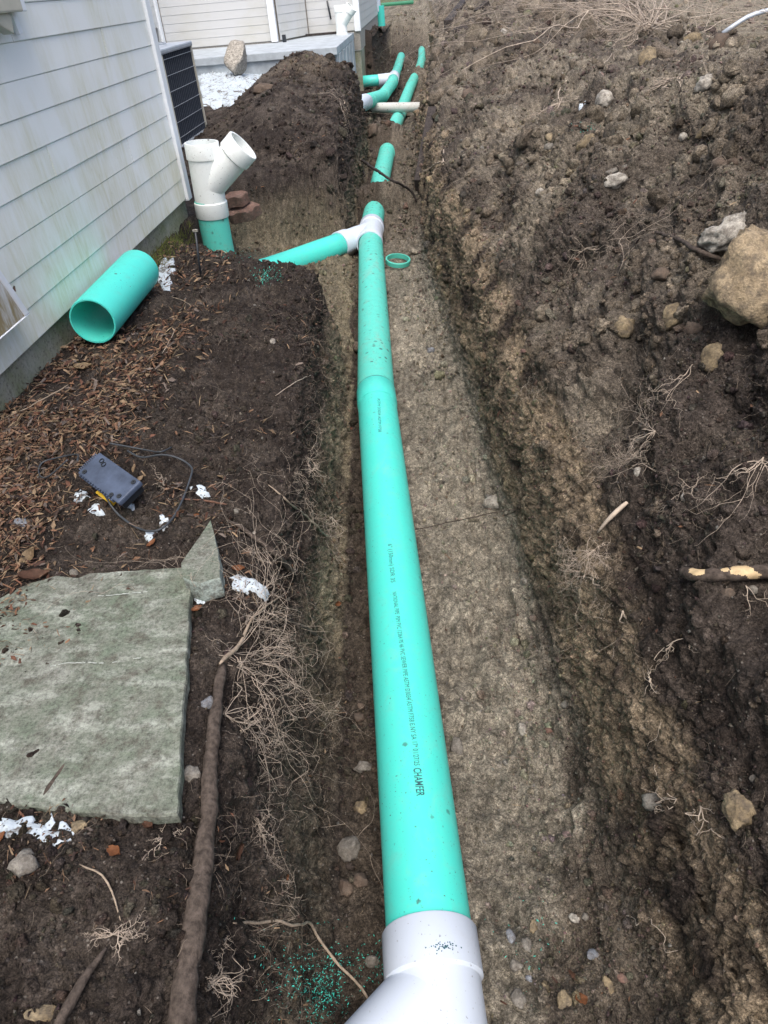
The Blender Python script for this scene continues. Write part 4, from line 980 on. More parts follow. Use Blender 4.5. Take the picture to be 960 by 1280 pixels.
stone(943, 975, 12, 11, 'rock_grey', 'grey pebble low at the right edge of the picture', .9, .2)
stone(922, 1012, 40, 46, 'rock_tan', 'crumbly ochre clay lump in the right bank low in the picture', .6, .35, 'clod', 'clod', .3, 31, .3)
stone(820, 1000, 40, 30, 'rock_grey', 'buried grey stone in the right trench wall beside a pale root', .6, .45)
stone(617, 629, 24, 18, 'rock_pale', 'pale stone at the foot of the right trench wall', .9, .2)
stone(612, 622, 10, 8, 'rock_grey', 'small grey pebble behind the pale stone at the wall foot', .9, .2)
stone(656, 727, 12, 10, 'rock_pale', 'white pebble at the right trench wall foot below the pale stone', .9, .2)
stone(654, 912, 14, 16, 'rock_pale', 'pale round pebble on the light clay floor right of the pipe', .9, .25)
stone(706, 880, 10, 12, 'rock_grey', 'grey pebble in the dark crumbs beside the right wall', .9, .2)
stone(685, 914, 12, 7, 'rock_red', 'small pinkish pebble in dark crumbs right of the floor', .9, .2)
stone(645, 1206, 18, 15, 'rock_grey', 'greyish pebble near bottom of the right floor', .9, .2)
stone(638, 1173, 13, 18, 'rock_blue', 'small blue-grey pebble right of the white hub', .9, .2)
stone(658, 1182, 14, 18, 'rock_grey', 'flat greenish grey pebble beside the blue-grey pebble', .7, .2)
stone(718, 1148, 17, 12, 'rock_pale', 'pale pebble, left one of a touching pair on the right floor', .8, .2)
stone(731, 1146, 11, 10, 'rock_grey', 'greyer pebble, right one of a touching pair on the right floor', .8, .2)
stone(667, 1158, 11, 15, 'rock_tan', 'upright tan pebble left of the pebble pair', .9, .2)
stone(743, 1195, 18, 14, 'rock_blue', 'dark bluish pebble on the lower right floor', .9, .2)
stone(662, 1223, 11, 8, 'rock_blue', 'tiny pale blue pebble near the bottom of the floor', .9, .2)
stone(706, 1251, 20, 22, 'rock_tan', 'tan shell-like stone beside the orange leaf at the bottom', .5, .2)
stone(762, 1232, 18, 34, 'rock_tan', 'long yellowish clay lump at the bottom right of the trench', .6, .3, 'clod', 'clod')
stone(778, 1222, 14, 12, 'rock_red', 'reddish brown pebble touching the yellowish clay lump', .8, .2)
stone(648, 1248, 20, 24, 'rock_grey', 'oval grey stone at the bottom edge right of the white fitting', .8, .25)
stone(573, 935, 22, 30, 'rock_grey', 'grey clay lump at the right side of the printed pipe', .5, .35, 'clod', 'clod')
stone(454, 961, 26, 15, 'rock_grey', 'grey stone left of the pipe beside the printed word', .9, .2)
stone(449, 898, 16, 13, 'rock_brown', 'brown pebble pair member nearest the pipe on the left floor', .9, .2)
stone(451, 884, 11, 10, 'rock_brown', 'smaller brown pebble behind the other on the left floor', .9, .2)
stone(437, 1062, 32, 28, 'rock_grey', 'largest grey stone on the left floor beside the pipe', .8, .25)
stone(452, 1010, 20, 18, 'rock_tan', 'tan clod left of the pipe above the largest grey stone', .8, .25, 'clod', 'clod')
stone(451, 1103, 20, 18, 'rock_brown', 'round dark stone below the largest grey stone on the left floor', .9, .2)
stone(433, 1110, 20, 20, 'rock_brown', 'brown stone just left of the round dark stone', .9, .2)
stone(466, 1202, 24, 14, 'rock_grey', 'grey stone touching the white hub on its left', .9, .2)
stone(240, 970, 26, 26, 'rock_grey', 'round grey stone between the slab and the thick root', .7, .3)
stone(260, 880, 20, 18, 'rock_blue', 'dark bluish stone in the gap beside the slab and the root', .8, .25)
stone(263, 712, 10, 10, 'rock_pale', 'small pinkish white pebble at the foot of the small slab piece', .9, .2)
stone(309, 692, 15, 12, 'rock_brown', 'dark pebble under the diagonal root right of the small slab piece', .9, .2)
stone(295, 640, 9, 9, 'rock_grey', 'small grey pebble above the diagonal root', .9, .2)
stone(317, 667, 6, 6, 'rock_pale', 'tiny cream pebble between the diagonal root and the trench', .9, .2)
stone(26, 657, 24, 20, 'rock_blue', 'blue-grey disc of stone in the mulch left of the plastic box', .35, .3)
stone(93, 717, 13, 10, 'rock_grey', 'grey pebble touching the upper edge of the slab', .9, .2)
stone(98, 1035, 24, 16, 'rock_tan', 'ochre stone at the lower edge of the slab right of the snow', .7, .25)
stone(32, 1078, 40, 36, 'rock_grey', 'dull grey stone under the snow at the lower left', .6, .35)
stone(56, 1268, 50, 20, 'rock_tan', 'yellowish stone at the bottom left corner', .5, .35)
stone(538, 439, 11, 8, 'rock_blue', 'small dark bluish pebble on the trench floor right of the bell joint', .9, .15)
stone(341, 428, 8, 8, 'rock_pale', 'little cream pebble on the left bank above the trench lip', .9, .15)
stone(302, 76, 34, 46, 'rock_pale', 'upright pointed pinkish rock in front of the patio', .9, .15, 'boulder', 'boulder', .1, 41, .1, 3, 10, ROCKG, .35, 101)
stone(578, 38, 24, 11, 'wood_dark', 'dark flat rock high in the right bank by the rotten plank', .7, .2)
stone(348, 64, 16, 12, 'rock_brown', 'brown pointed lump on top of the left earth pile', .9, .2, 'clod', 'clod')
stone(330, 112, 30, 16, 'rock_brown', 'smooth purplish brown clod in the left earth pile', .7, .3, 'clod', 'clod')

# brick-red edging stones beside the riser
for (px, py, w, h, lab) in ((305, 266, 42, 16, 'lower reddish brown edging stone with scalloped front beside the riser'), (296, 249, 30, 12, 'upper small reddish edging stone behind the lower one beside the riser')):
    p = at_y(px, py, 4.45); s = px_size(p); bm = bmesh.new(); n = 5; W = w * s
    pts = []
    for k in range(24):
        t = 2 * pi * k / 24; r_ = 1 + .07 * math.cos(n * t) ; pts.append((math.cos(t) * W / 2 * r_, math.sin(t) * W * .28 * r_))
    a = [bm.verts.new((x, y, -.03)) for x, y in pts]; b = [bm.verts.new((x * .97, y * .97, .03)) for x, y in pts]
    for k in range(24): bm.faces.new((a[k], a[(k + 1) % 24], b[(k + 1) % 24], b[k]))
    bm.faces.new(a[::-1]); bm.faces.new(b); bmesh.ops.bevel(bm, geom=[e for e in bm.edges if e.is_manifold], offset=.004, segments=1, affect='EDGES')
    me = bm_mesh('edging_stone', bm)
    for v in me.vertices: v.co += Vector((0, 0, .006 * math.sin(v.co.x * 60) * math.cos(v.co.y * 80)))
    o = link('edging_stone', me, M['rock_red']); o.location = p; o.rotation_euler = (.25, -.12, .3); tag(o, lab, 'paver', 'edging stones beside the riser')

# slabs
def slab(name, pts, z, th, label, cat, group, mat='slab', tilt=None, jag=.004, inner=3):
    P = [at_z(x, y, z)[:2] for x, y in pts]; out = []
    for k in range(len(P)):
        a, b = P[k], P[(k + 1) % len(P)]; n = max(1, int(np.linalg.norm(b - a) / .018))
        for t in np.linspace(0, 1, n, endpoint=False):
            q = a + (b - a) * t; d_ = (b - a) / np.linalg.norm(b - a); nn_ = np.array([d_[1], -d_[0]])
            out.append(q + nn_ * jag * gnoise(np.array([[q[0] * 30, q[1] * 30, 2.2]]))[0] * (0.2 if t == 0 else 1))
    c = np.mean(out, 0); bm = bmesh.new(); rings = []
    for (f, dz) in ((.985, -th), (1.0, -th * .9), (1.0, -.004), (.992, 0)):
        rings.append([bm.verts.new((*(c + (q - c) * f + (0)), z + dz)) for q in out])
    n = len(out)
    for a, b in zip(rings[:-1], rings[1:]):
        for k in range(n): bm.faces.new((a[k], a[(k + 1) % n], b[(k + 1) % n], b[k]))
    bm.faces.new(rings[0][::-1]); bm.faces.new(rings[-1]); bmesh.ops.triangulate(bm, faces=[bm.faces[-1]] if False else [])
    me = bm_mesh(name, bm); o = link(name, me, M[mat]); tag(o, label, cat, group); return o, me
sl, me = slab('stone_slab', [(-130, 800), (0, 747), (38, 728), (70, 719), (98, 722), (112, 716), (240, 708), (222, 1018), (192, 1020), (130, 1016), (60, 1012), (0, 1000), (-130, 985)], .009, .024, 'large flat greenish algae stained slab at the left edge of the bank', 'slab', 'slab pieces on the left bank')
sl2, me2 = slab('stone_slab', [(263, 650), (268, 668), (273, 690), (275, 722), (250, 729), (229, 722), (226, 704), (240, 684)], .038, .05, 'small pointed slab piece standing behind the corner of the large slab', 'slab', 'slab pieces on the left bank')
me2.materials.append(M['slab_pale'])
for p in me2.polygons:
    if abs(p.normal.z) < .5: p.material_index = 1

def scratch(pts):
    P = [np.array(at_z(x, y, .0112)) for x, y in pts]; T = catmull0(P); Vs = []
    for k, q in enumerate(T):
        w = .0018 * (.5 + .5 * abs(gnoise(np.array([[k * .7, 2.1, 0]]))[0]) * 2); Vs += [q + [0, -w, 0], q + [0, w, 0]]
    n = len(T); me = bpy.data.meshes.new('scratch'); me.from_pydata([tuple(v) for v in Vs], [], [(2 * k, 2 * k + 1, 2 * k + 3, 2 * k + 2) for k in range(n - 1) if gnoise(np.array([[k * .45, 7.7, 1.2]]))[0] > -.05])
    link('scratch', me, M['chalk'], sl)
def catmull0(P):
    out = []
    for a, b in zip(P[:-1], P[1:]):
        n = 9
        for t in np.linspace(0, 1, n, endpoint=False): out.append(a + (b - a) * t + .0016 * np.array([0, gnoise(np.array([[len(out) * .6, 3.3, 0]]))[0], 0]))
    out.append(P[-1]); return out
scratch([(58, 834), (80, 829), (110, 828), (135, 829), (160, 824), (178, 822)]); scratch([(117, 745), (140, 744), (165, 741), (190, 739)])
# dusty plastic junction box with its cable
bxo = empty('electrical_box', tuple(at_z(136, 600, .05)), 'dusty blue-black plastic fixture cover lying on the mulch with a cable', 'fixture')
c1, c2, c3, c4 = [np.array(at_z(x, y, zz_)) for (x, y, zz_) in ((121, 562, .10), (172, 601, .085), (151, 629, .06), (99, 593, .075))]
ctr = (c1 + c2 + c3 + c4) / 4; ux = Vector(((c2 - c1) + (c3 - c4)) / 2); uy = Vector(((c1 - c4) + (c2 - c3)) / 2); lx_, ly_ = ux.length, uy.length
ux.normalize(); nz = ux.cross(uy).normalized(); nz = -nz if nz.z < 0 else nz; uy2 = nz.cross(ux).normalized(); RB_ = Matrix((ux, uy2, nz)).transposed()
BL = Vector(ctr)
def bpart(nm, me, mat, par=None):
    o = link(nm, me, mat, par or bxo)
    if par is None: o.matrix_parent_inverse = Matrix.Translation(-Vector(bxo.location)); o.matrix_basis = Matrix.Translation(BL) @ RB_.to_4x4()
    return o
bm = bmesh.new(); add_box(bm, (0, 0, -.008), (lx_, ly_, .014), None, .004)
lid = bpart('lid', bm_mesh('lid', bm), M['navy'])
bm = bmesh.new(); add_box(bm, (0, 0, -.026), (lx_ * .9, ly_ * .88, .024), None, .004); bpart('case', bm_mesh('case', bm), M['black'])
for (u, v) in ((-.40, -.34), (.42, .34), (.30, -.42), (.42, -.30)):
    o = bpart('screw_boss', rev('screw_boss', [(0, .0015), (0, .006), (.003, .006), (.003, .0015)], (u * lx_, v * ly_, -.002), (u * lx_, v * ly_, 1), 14), M['black'])
bm = bmesh.new()
for (ox, oy) in ((-.32, .30), (-.24, .24)):       # raised ring emblem near the corner
    for k in range(12):
        a = 2 * pi * k / 12; add_box(bm, (ox * lx_ + .0055 * math.cos(a), oy * ly_ + .0055 * math.sin(a), .0005), (.0016, .003, .002), Matrix.Rotation(a, 3, 'Z'))
bpart('raised_emblem', bm_mesh('raised_emblem', bm), M['black'])
for k in range(11):
    bpart('vent_rib', box_mesh('vent_rib', (-lx_ / 2 - .002, -ly_ * .36 + k * ly_ * .072, -.006), (.008, .003, .010)), M['navy'])
for k in range(14):
    bpart('vent_rib', box_mesh('vent_rib', (-lx_ * .42 + k * lx_ * .06, -ly_ / 2 - .001, -.006), (.003, .006, .010)), M['navy'])
bpart('yellow_tag', box_mesh('yellow_tag', (.004, -ly_ * .52, -.036), (.055, .012, .020), Matrix.Rotation(.2, 3, 'X'), .002), M['yellow'])

def catmull(P, step=.01):
    P = [np.array(p, float) for p in P]; P = [2 * P[0] - P[1]] + P + [2 * P[-1] - P[-2]]; out = []
    for k in range(1, len(P) - 2):
        a, b, c, d_ = P[k - 1:k + 3]; n = max(2, int(np.linalg.norm(c - b) / step))
        for t in np.linspace(0, 1, n, endpoint=False): out.append(.5 * ((2 * b) + (c - a) * t + (2 * a - 5 * b + 4 * c - d_) * t * t + (3 * b - a - 3 * c + d_) * t ** 3))
    out.append(P[-2]); return np.array(out)
def px_path(pts, lift=.004, step=.01, wob=.0, smooth=6):
    P = []
    for q in pts:
        p, n = hit(q[0], q[1]); l = q[2] if len(q) > 2 else lift; P.append(np.array(p) + np.array(n) * l)
    out = catmull(P, step)
    for _ in range(smooth): out[1:-1] = .25 * out[:-2] + .5 * out[1:-1] + .25 * out[2:]
    if wob: out[1:-1] += wob * np.stack([gnoise(out[1:-1] * 22 + 5 * k) for k in range(3)], 1) if len(out) > 3 else 0
    return out
tag(link('cable', capped_tube_mesh('cable', px_path([(46, 592, .01), (52, 582, .015), (72, 579, .02), (100, 577, .03), (112, 590, .04)], .01), .0024, 6), M['cable']), 'thin dark cable loop on the mulch left of the plastic fixture', 'cable', 'cables of the fixture')
tag(link('cable', capped_tube_mesh('cable', px_path([(98, 590, .05), (60, 602, .01), (48, 598, .01), (46, 590, .01)], .01), .0022, 6), M['cable']), 'short dark cable returning under the left side of the fixture', 'cable', 'cables of the fixture')
tag(link('cable', capped_tube_mesh('cable', px_path([(112, 612, .05), (130, 633, .03), (150, 645, .012), (175, 665, .01), (196, 668, .01), (215, 655, .012), (232, 628, .012), (243, 600, .02), (244, 590, .02), (225, 581, .02), (205, 575, .02), (185, 577, .02), (150, 573, .03)], .012), .0026, 6), M['cable']), 'long dark cable looping to the right of the plastic fixture', 'cable', 'cables of the fixture')
tag(link('cable', capped_tube_mesh('cable', px_path([(145, 572, .04), (180, 571, .02), (205, 573, .02), (222, 565, .02)], .012), .0022, 6), M['cable']), 'short cable tail above the long loop behind the fixture', 'cable', 'cables of the fixture')

# snow remains
def snow(px, py, w, h, label, ang=0, seed=None, flat=.28):
    p, n = hit(px, py); z0 = p.z; sd_ = seed or int(px * 3 + py)
    c = np.array(at_z(px, py, z0)); ex_ = np.array(at_z(px + w / 2, py, z0)) - c; ey_ = np.array(at_z(px, py - h / 2, z0)) - c
    nr_, na = (9, 26) if w < 40 else (18, 56); th_ = min(np.linalg.norm(ex_), np.linalg.norm(ey_)) * (.16 if flat > .2 else .10); V = [c + [0, 0, 0]]; rho = [0.0]
    for i_ in range(1, nr_ + 1):
        for k in range(na):
            a = 2 * pi * k / na; rr = i_ / nr_; rad = rr * (1 + .55 * fbm(np.array([[math.cos(a) * 1.6 + sd_, math.sin(a) * 1.6, 0.]]), 3)[0]); ca, sa = math.cos(a + ang) * rad, math.sin(a + ang) * rad
            V.append(c + ex_ * ca + ey_ * sa); rho.append(rr)
    V = np.array(V); rho = np.array(rho); nz_ = fbm(V * 45 + sd_, 2)
    for k in range(len(V)): V[k, 2] = ground_at(V[k, 0], V[k, 1], z0 + .25) if True else 0
    V[:, 2] = np.clip(V[:, 2], z0 - .05, z0 + .05); zs = V[:, 2].copy(); V[:, 2] = zs * .5 + z0 * .5 + th_ * np.sqrt(np.maximum(0, 1 - rho ** 2)) * (1 + .5 * nz_) + .004 - .02 * (rho > .99)
    Fc = [(0, 1 + k, 1 + (k + 1) % na, 1 + (k + 1) % na) for k in range(na)]; tri = [f[:3] for f in Fc]; quad = []
    for i_ in range(nr_ - 1):
        for k in range(na): a0 = 1 + i_ * na; a1 = a0 + na; quad.append((a0 + k, a1 + k, a1 + (k + 1) % na, a0 + (k + 1) % na))
    me = bpy.data.meshes.new('snow_patch'); me.from_pydata([tuple(v - c) for v in V], [], tri + quad)
    for f in me.polygons: f.use_smooth = True
    o = link('snow_patch', me, M['snow'], None, tuple(c)); tag(o, label, 'snow', 'small remains of old snow')
snow(25, 1036, 62, 32, 'left of the two large snow remains at the lower edge of the slab', .15)
snow(64, 1043, 46, 38, 'right of the two large snow remains at the lower edge of the slab', -.3)
snow(305, 729, 50, 18, 'oval speckled snow remain on the bank right of the small slab piece', .0)
snow(250, 747, 14, 16, 'small snow remain in the gap right of the large slab', .6)
snow(103, 625, 20, 20, 'snow lump against the lower left side of the plastic fixture')
snow(120, 638, 18, 12, 'flat snow lump below the yellow tag of the fixture')
snow(163, 635, 10, 10, 'tiny snow lump at the lower corner of the fixture')
snow(250, 614, 22, 10, 'narrow snow remain right of the cable loop', .1)
snow(206, 656, 12, 16, 'upright snow lump inside the lower cable loop', .2)
snow(190, 671, 16, 12, 'snow lump under the bottom of the cable loop')
snow(203, 648, 7, 6, 'tiniest snow bit above the upright snow lump')
snow(208, 340, 24, 40, 'snow remain beside the far end of the spare green pipe', -.4, flat=.15)
for (x, y, w, h, lab) in ((262, 92, 34, 14, 'snow lump nearest the air conditioner top corner'), (287, 96, 40, 15, 'snow lump at the foot of the pointed rock'), (308, 88, 26, 12, 'snow lump right of the pointed rock'), (272, 106, 44, 14, 'long snow lump in the middle of the snow before the patio'), (300, 108, 34, 14, 'snow lump beside the upper edge of the earth pile'), (264, 119, 30, 14, 'snow lump against the lower edge of the air conditioner'), (290, 121, 34, 12, 'lowest broad snow lump before the earth pile')): snow(x, y, w * 1.25, h * 1.6, lab, 0, flat=.42)
snow(322, 88, 22, 16, 'snow pocket at the upper left edge of the earth pile', .2)
snow(728, 133, 9, 3, 'white scrap of snow on the heap next to the pale round stone', .2)

# roots, sticks and logs lying on the earth
def root(pts, r0, r1, mat, name, label, cat='root', lift=.004, wob=.004, seg=8, group=None, knob=.12, smooth=6):
    P = px_path(pts, lift, .012, wob, smooth); n = len(P); rr = np.linspace(r0, r1, n) * (1 + 1.8 * knob * fbm(P * 38, 3)) * (1 - .55 * np.exp(-np.arange(n)[::1] / 1.2) - .45 * np.exp(-np.arange(n)[::-1] / 1.2))
    o = link(name, capped_tube_mesh(name, P, np.maximum(rr, .0005), seg), M[mat]); tag(o, label, cat, group); return o
big = root([(272, 835, .014), (268, 860, .016), (262, 885, .016), (263, 925, .016), (264, 970, .016), (262, 1020, .016), (256, 1065, .014), (244, 1110, .014), (236, 1160, .014), (230, 1210, .014), (220, 1260, .014), (210, 1330, .014)], .0085, .0175, 'bark', 'tree_root', 'thick brown root running down the lip of the left bank', 'root', .03, .003, 16, 'tree roots', .13, 80)
root([(272, 838, .03), (288, 812, .02), (300, 790, .012), (318, 768, .012), (345, 745, .010)], .0045, .0014, 'bark_light', 'tree_root', 'pale forked root end above the thick brown root', 'root', group='tree roots')
root([(285, 652, .008), (300, 664, .012), (320, 682, .012), (340, 694, .012), (356, 704, .010), (367, 716, .004)], .0045, .007, 'bark', 'tree_root', 'diagonal brown root right of the small slab piece ending at the lip', group='tree roots')
root([(270, 740, .004), (300, 748, .008), (330, 765, .008), (352, 772, .010), (385, 790, .008), (400, 800, .004)], .003, .0045, 'bark', 'tree_root', 'thin horizontal root between the snow and the root tangle', group='tree roots')
root([(334, 606, .004), (355, 625, .010), (378, 645, .014), (392, 662, .014), (408, 673, .010)], .0022, .004, 'bark_light', 'tree_root', 'pale root crossing the upper left bank near the trench lip', group='tree roots')
root([(135, 1185, .006), (118, 1210, .012), (95, 1240, .012), (62, 1295, .01)], .004, .010, 'bark', 'tree_root', 'brown root slanting down at the bottom left', group='tree roots')
root([(290, 1155, .004), (330, 1156, .008), (365, 1156, .010), (385, 1157, .012), (396, 1178, .014), (415, 1200, .014), (440, 1222, .012), (462, 1250, .006)], .0022, .003, 'bark_light', 'tree_root', 'long thin root bending down over the green shavings', group='tree roots')
root([(100, 1080, .004), (120, 1090, .01), (140, 1105, .01), (147, 1130, .008), (150, 1150, .004)], .0016, .0012, 'bark_light', 'tree_root', 'thin pale curved root on the dark soil below the slab', group='tree roots')
stk = 'sticks and twigs on the earth'
root([(56, 1010, .012), (66, 990, .016), (78, 972, .016), (88, 957, .014)], .005, .0065, 'bark', 'stick', 'flat piece of bark lying on the lower edge of the slab', 'stick', .06, 0, 8, stk)
root([(862, 716, .018), (890, 719, .018), (925, 722, .018), (985, 722, .02)], .0115, .013, 'bark', 'log', 'cut brown branch with pale scars at the right edge', 'branch', .02, .002, 14, stk)
lg = bpy.data.objects.get('log'); lg.data.materials.append(M['wood_cut'])
bm = bmesh.new(); bm.from_mesh(lg.data); bmesh.ops.subdivide_edges(bm, edges=bm.edges[:], cuts=4, use_grid_fill=True, smooth=.6); bm.to_mesh(lg.data); bm.free()
for f in lg.data.polygons:
    u, v = proj(f.center); g_ = gnoise(np.array([[u * .16, v * .3, 1.3]]))[0] * .5
    if any(((u - a) / w) ** 2 + ((v - b) / h_) ** 2 < 1 + g_ for a, b, w, h_ in ((872, 714, 10, 5), (926, 713, 15, 6), (941, 719, 9, 5), (907, 712, 5, 3))): f.material_index = 1
root([(748, 668, .01), (760, 657, .016), (775, 645, .018), (790, 631, .014)], .0035, .006, 'root_fine', 'stick', 'short bleached stick on the right bank', 'stick', .01, .001, 8, stk)
root([(822, 292, .01), (850, 305, .015), (875, 318, .018), (900, 330, .015)], .005, .006, 'bark', 'stick', 'brown stick leaning towards the largest boulder', 'stick', .01, .003, 8, stk)
root([(452, 219, .03), (466, 226, .20), (485, 237, .20), (500, 243, .10), (522, 253, .01)], .012, .009, 'wood_dark', 'stick', 'dark wet stick lying across the pipe behind the white fitting', 'stick', .02, .006, 8, stk)
root([(524, 210, .01), (535, 215, .02), (548, 207, .02), (560, 203, .02)], .006, .004, 'bark_light', 'stick', 'pale twig at the foot of the old timber in the right wall', 'stick', .02, .006, 6, stk)
root([(555, 208, .01), (557, 190, .02)], .005, .004, 'root_fine', 'stick', 'bleached upright twig in the right bank', 'stick', .02, .0, 6, stk)
root([(30, 470, .004), (60, 452, .012), (88, 432, .008), (105, 420, .01)], .0016, .0022, 'bark_light', 'stick', 'thin twig in the mulch under the spare pipe mouth', 'stick', .01, .004, 6, stk)
root([(0, 528, .006), (40, 512, .012), (75, 492, .012), (88, 483, .01)], .0016, .002, 'bark_light', 'stick', 'long thin twig in the mulch near the foundation', 'stick', .01, .004, 6, stk)
root([(214, 372, .006), (230, 380, .01), (240, 386, .01)], .0016, .001, 'bark_light', 'stick', 'short curved twig beside the spare pipe', 'stick', .01, .003, 6, stk)
root([(203, 444, .006), (213, 426, .01), (220, 414, .01)], .001, .001, 'root_fine', 'stick', 'straw stalk on the bare soil right of the spare pipe', 'stick', .01, .002, 6, stk)
root([(226, 626, .006), (248, 628, .01), (285, 633, .008)], .0022, .0028, 'leaf_brown', 'stick', 'reddish stick right of the cable loop', 'stick', .01, .002, 6, stk)
root([(388, 470, .006), (370, 478, .008), (345, 497, .008)], .0016, .001, 'root_fine', 'stick', 'thin stalk crossing the left bank by the bell joint', 'stick', .01, .002, 6, stk)
root([(630, 645, .003), (648, 636, .004), (620 + 20, 640, .004), (560, 640, .003)][:2] + [(520, 662, .003)], .0015, .002, 'bark', 'stick', 'dark twig on the clay floor right of the pipe', 'stick', .003, .004, 6, stk)
root([(900, 345, .04), (930, 345, .05), (985, 352, .04)], .0012, .0016, 'root_fine', 'stick', 'pale thread of root across the largest boulder', 'root', .03, .002, 5, stk)
# black stake in front of the riser
stake = empty('wire_stake', tuple(at_z(250, 345, 0)), 'thin black wire stake standing in the soil before the riser', 'stake')
sb = at_z(250, 347, 0.0); stp = at_y(244, 290, float(sb[1]) + .03)
link('rod', capped_tube_mesh('rod', [(0, 0, -.03)] + [tuple(np.array(stp) - np.array(sb))], .005, 6), M['black'], stake)
link('cap', box_mesh('cap', tuple(np.array(stp) - np.array(sb)), (.022, .012, .01), None, .002), M['rock_pale'], stake)
# timber buried in the right wall
def plank(pts, w, t, mat, label, grp='old timbers in the right wall'):
    P = [np.array(hit(a, b)[0]) for a, b in pts]; a, b = P[0], P[-1]; d_ = Vector(b - a); o = link('timber', None or box_mesh('timber', (0, 0, 0), (w, t, d_.length), None, .006), M[mat])
    me = o.data; o.matrix_world = Matrix.Translation(Vector((a + b) / 2)) @ d_.to_track_quat('Z', 'X').to_matrix().to_4x4(); tag(o, label, 'timber', grp)
plank([(524, 232), (541, 140)], .10, .07, 'wood_dark', 'long dark rotten timber lying along the right trench wall')
plank([(560, 36), (582, 4)], .22, .12, 'wood_dark', 'dark rotten plank standing in the bank at the far end of the trench')
plank([(596, 18), (610, 6)], .12, .1, 'wood_dark', 'short dark timber stub at the top of the heap')

# ---- fans of roots: each bush of roots is one thing
def root_fan(start, dirs, n, ln, r0, label, mat='root_fine', spread=.5, lift=.012, drop=.25, branch=.35, cat='root', stepn=12, base=.0):
    p0, n0 = hit(*start); s = px_size(p0); T = []
    tgt_ = [np.array(hit(*d_)[0]) for d_ in dirs]
    def grow(p, d_, L_, r, lev):
        pts = [np.array(p)]; m = max(4, int(stepn * (1 if lev == 0 else .6))); st_ = L_ / m; p = np.array(p)
        for k in range(m):
            d_ = d_ + rng.normal(size=3) * (.20 + .08 * lev); d_ /= np.linalg.norm(d_); p = p + d_ * st_; q, nn_ = near_surf(p); nn_ = np.array(nn_); q = np.array(q)
            if nn_[2] < -.1: nn_ = -nn_
            h_ = (p - q).dot(nn_); lim = lift * (1 + lev)
            if h_ < .0015: p = q + nn_ * rng.uniform(.0015, .006)
            elif h_ > lim: p = q + nn_ * (lim + (h_ - lim) * .4)
            pts.append(p)
            if lev < 2 and rng.random() < branch and k > 0:
                e_ = d_ + rng.normal(size=3) * .75; e_ /= np.linalg.norm(e_); grow(p, e_, L_ * rng.uniform(.25, .6), r * (1 - k / m) * .6 + .0002, lev + 1)
        cp = catmull(pts, max(.003, st_ * .34)); T.append(tube(cp, r * np.linspace(1, .3, len(cp)), 4, False))
    for k in range(n):
        tg = tgt_[k % len(tgt_)]; d_ = tg - np.array(p0); D = np.linalg.norm(d_); d_ = d_ / D + rng.normal(size=3) * spread * .4; d_ /= np.linalg.norm(d_)
        st = np.array(p0) + np.array(n0) * (lift * .6) + rng.normal(size=3) * base; grow(st, d_, D * ln * rng.uniform(.6, 1.15), r0 * rng.uniform(.5, 1.1), 0)
    o = link('root_bush', join_tubes('root_bush', T), M[mat]); tag(o, label, cat, 'pale root tufts in the banks'); return o
root_fan((288, 828), [(420, 905), (400, 840), (440, 830), (380, 960), (350, 790), (430, 880)], 18, .95, .0009, 'largest tangle of pale roots spilling over the left trench lip', branch=.5, spread=.7, lift=.02, base=.01)
root_fan((300, 780), [(395, 760), (415, 800), (350, 745), (400, 745)], 11, .9, .0008, 'root tangle just above the largest one on the left lip', branch=.5, spread=.7, lift=.02)
root_fan((280, 900), [(385, 985), (330, 960), (400, 930)], 9, .9, .0008, 'lower root tangle on the left wall below the largest one', branch=.5, spread=.8, lift=.02)
root_fan((410, 650), [(450, 690), (435, 740), (430, 700)], 9, 1.0, .0013, 'long root strands hanging off the left lip towards the pipe', branch=.35, spread=.5, lift=.04)
root_fan((385, 575), [(420, 620), (400, 640), (345, 650)], 10, .9, .0007, 'wispy roots at the left lip above the hanging strands', branch=.5, spread=.8)
root_fan((820, 540), [(752, 620), (712, 662), (690, 600), (760, 560)], 12, 1.0, 0.00099, 'branching pale roots on the right bank above the bleached stick', branch=.4, spread=.5)
root_fan((745, 690), [(700, 740), (720, 775), (765, 740), (730, 830), (700, 790)], 18, .95, 0.00081, 'dense hanging roots in the right trench wall below the bleached stick', branch=.5, spread=.7)
root_fan((783, 762), [(752, 836), (755, 830)], 2, 1.1, 0.00217, 'thick pale root hanging below the dense roots', branch=.2, spread=.1, mat='root_fine')
root_fan((842, 800), [(797, 830), (812, 848), (870, 775)], 4, 1.0, 0.00136, 'forked pale root right of the thick hanging root', branch=.25, spread=.3)
root_fan((814, 850), [(793, 898), (795, 895)], 2, 1.05, 0.00186, 'short white root pointing down in the right wall', branch=.2, spread=.15)
root_fan((828, 902), [(806, 1000)], 1, 1.0, 0.00074, 'long straight thin root down the right wall', branch=.05, spread=.0)
root_fan((848, 1000), [(792, 1040), (800, 1030)], 3, 1.0, 0.00149, 'curled white root low on the right wall beside the buried stone', branch=.3, spread=.2)
root_fan((880, 1010), [(888, 1110), (900, 1030)], 3, 1.0, 0.00112, 'vertical pale root near the ochre clay lump', branch=.25, spread=.15)
root_fan((788, 1145), [(885, 1182), (845, 1178)], 2, 1.0, 0.00124, 'smooth curved white root lying at the lower right', branch=.12, spread=.05)
root_fan((955, 575), [(905, 640), (910, 700), (875, 665)], 6, 1.0, 0.00136, 'long pale root at the right edge above the cut branch', branch=.35, spread=.25)
root_fan((930, 735), [(958, 775), (985, 790)], 2, 1.0, 0.00099, 'thin root curving below the cut branch', branch=.2, spread=.1)
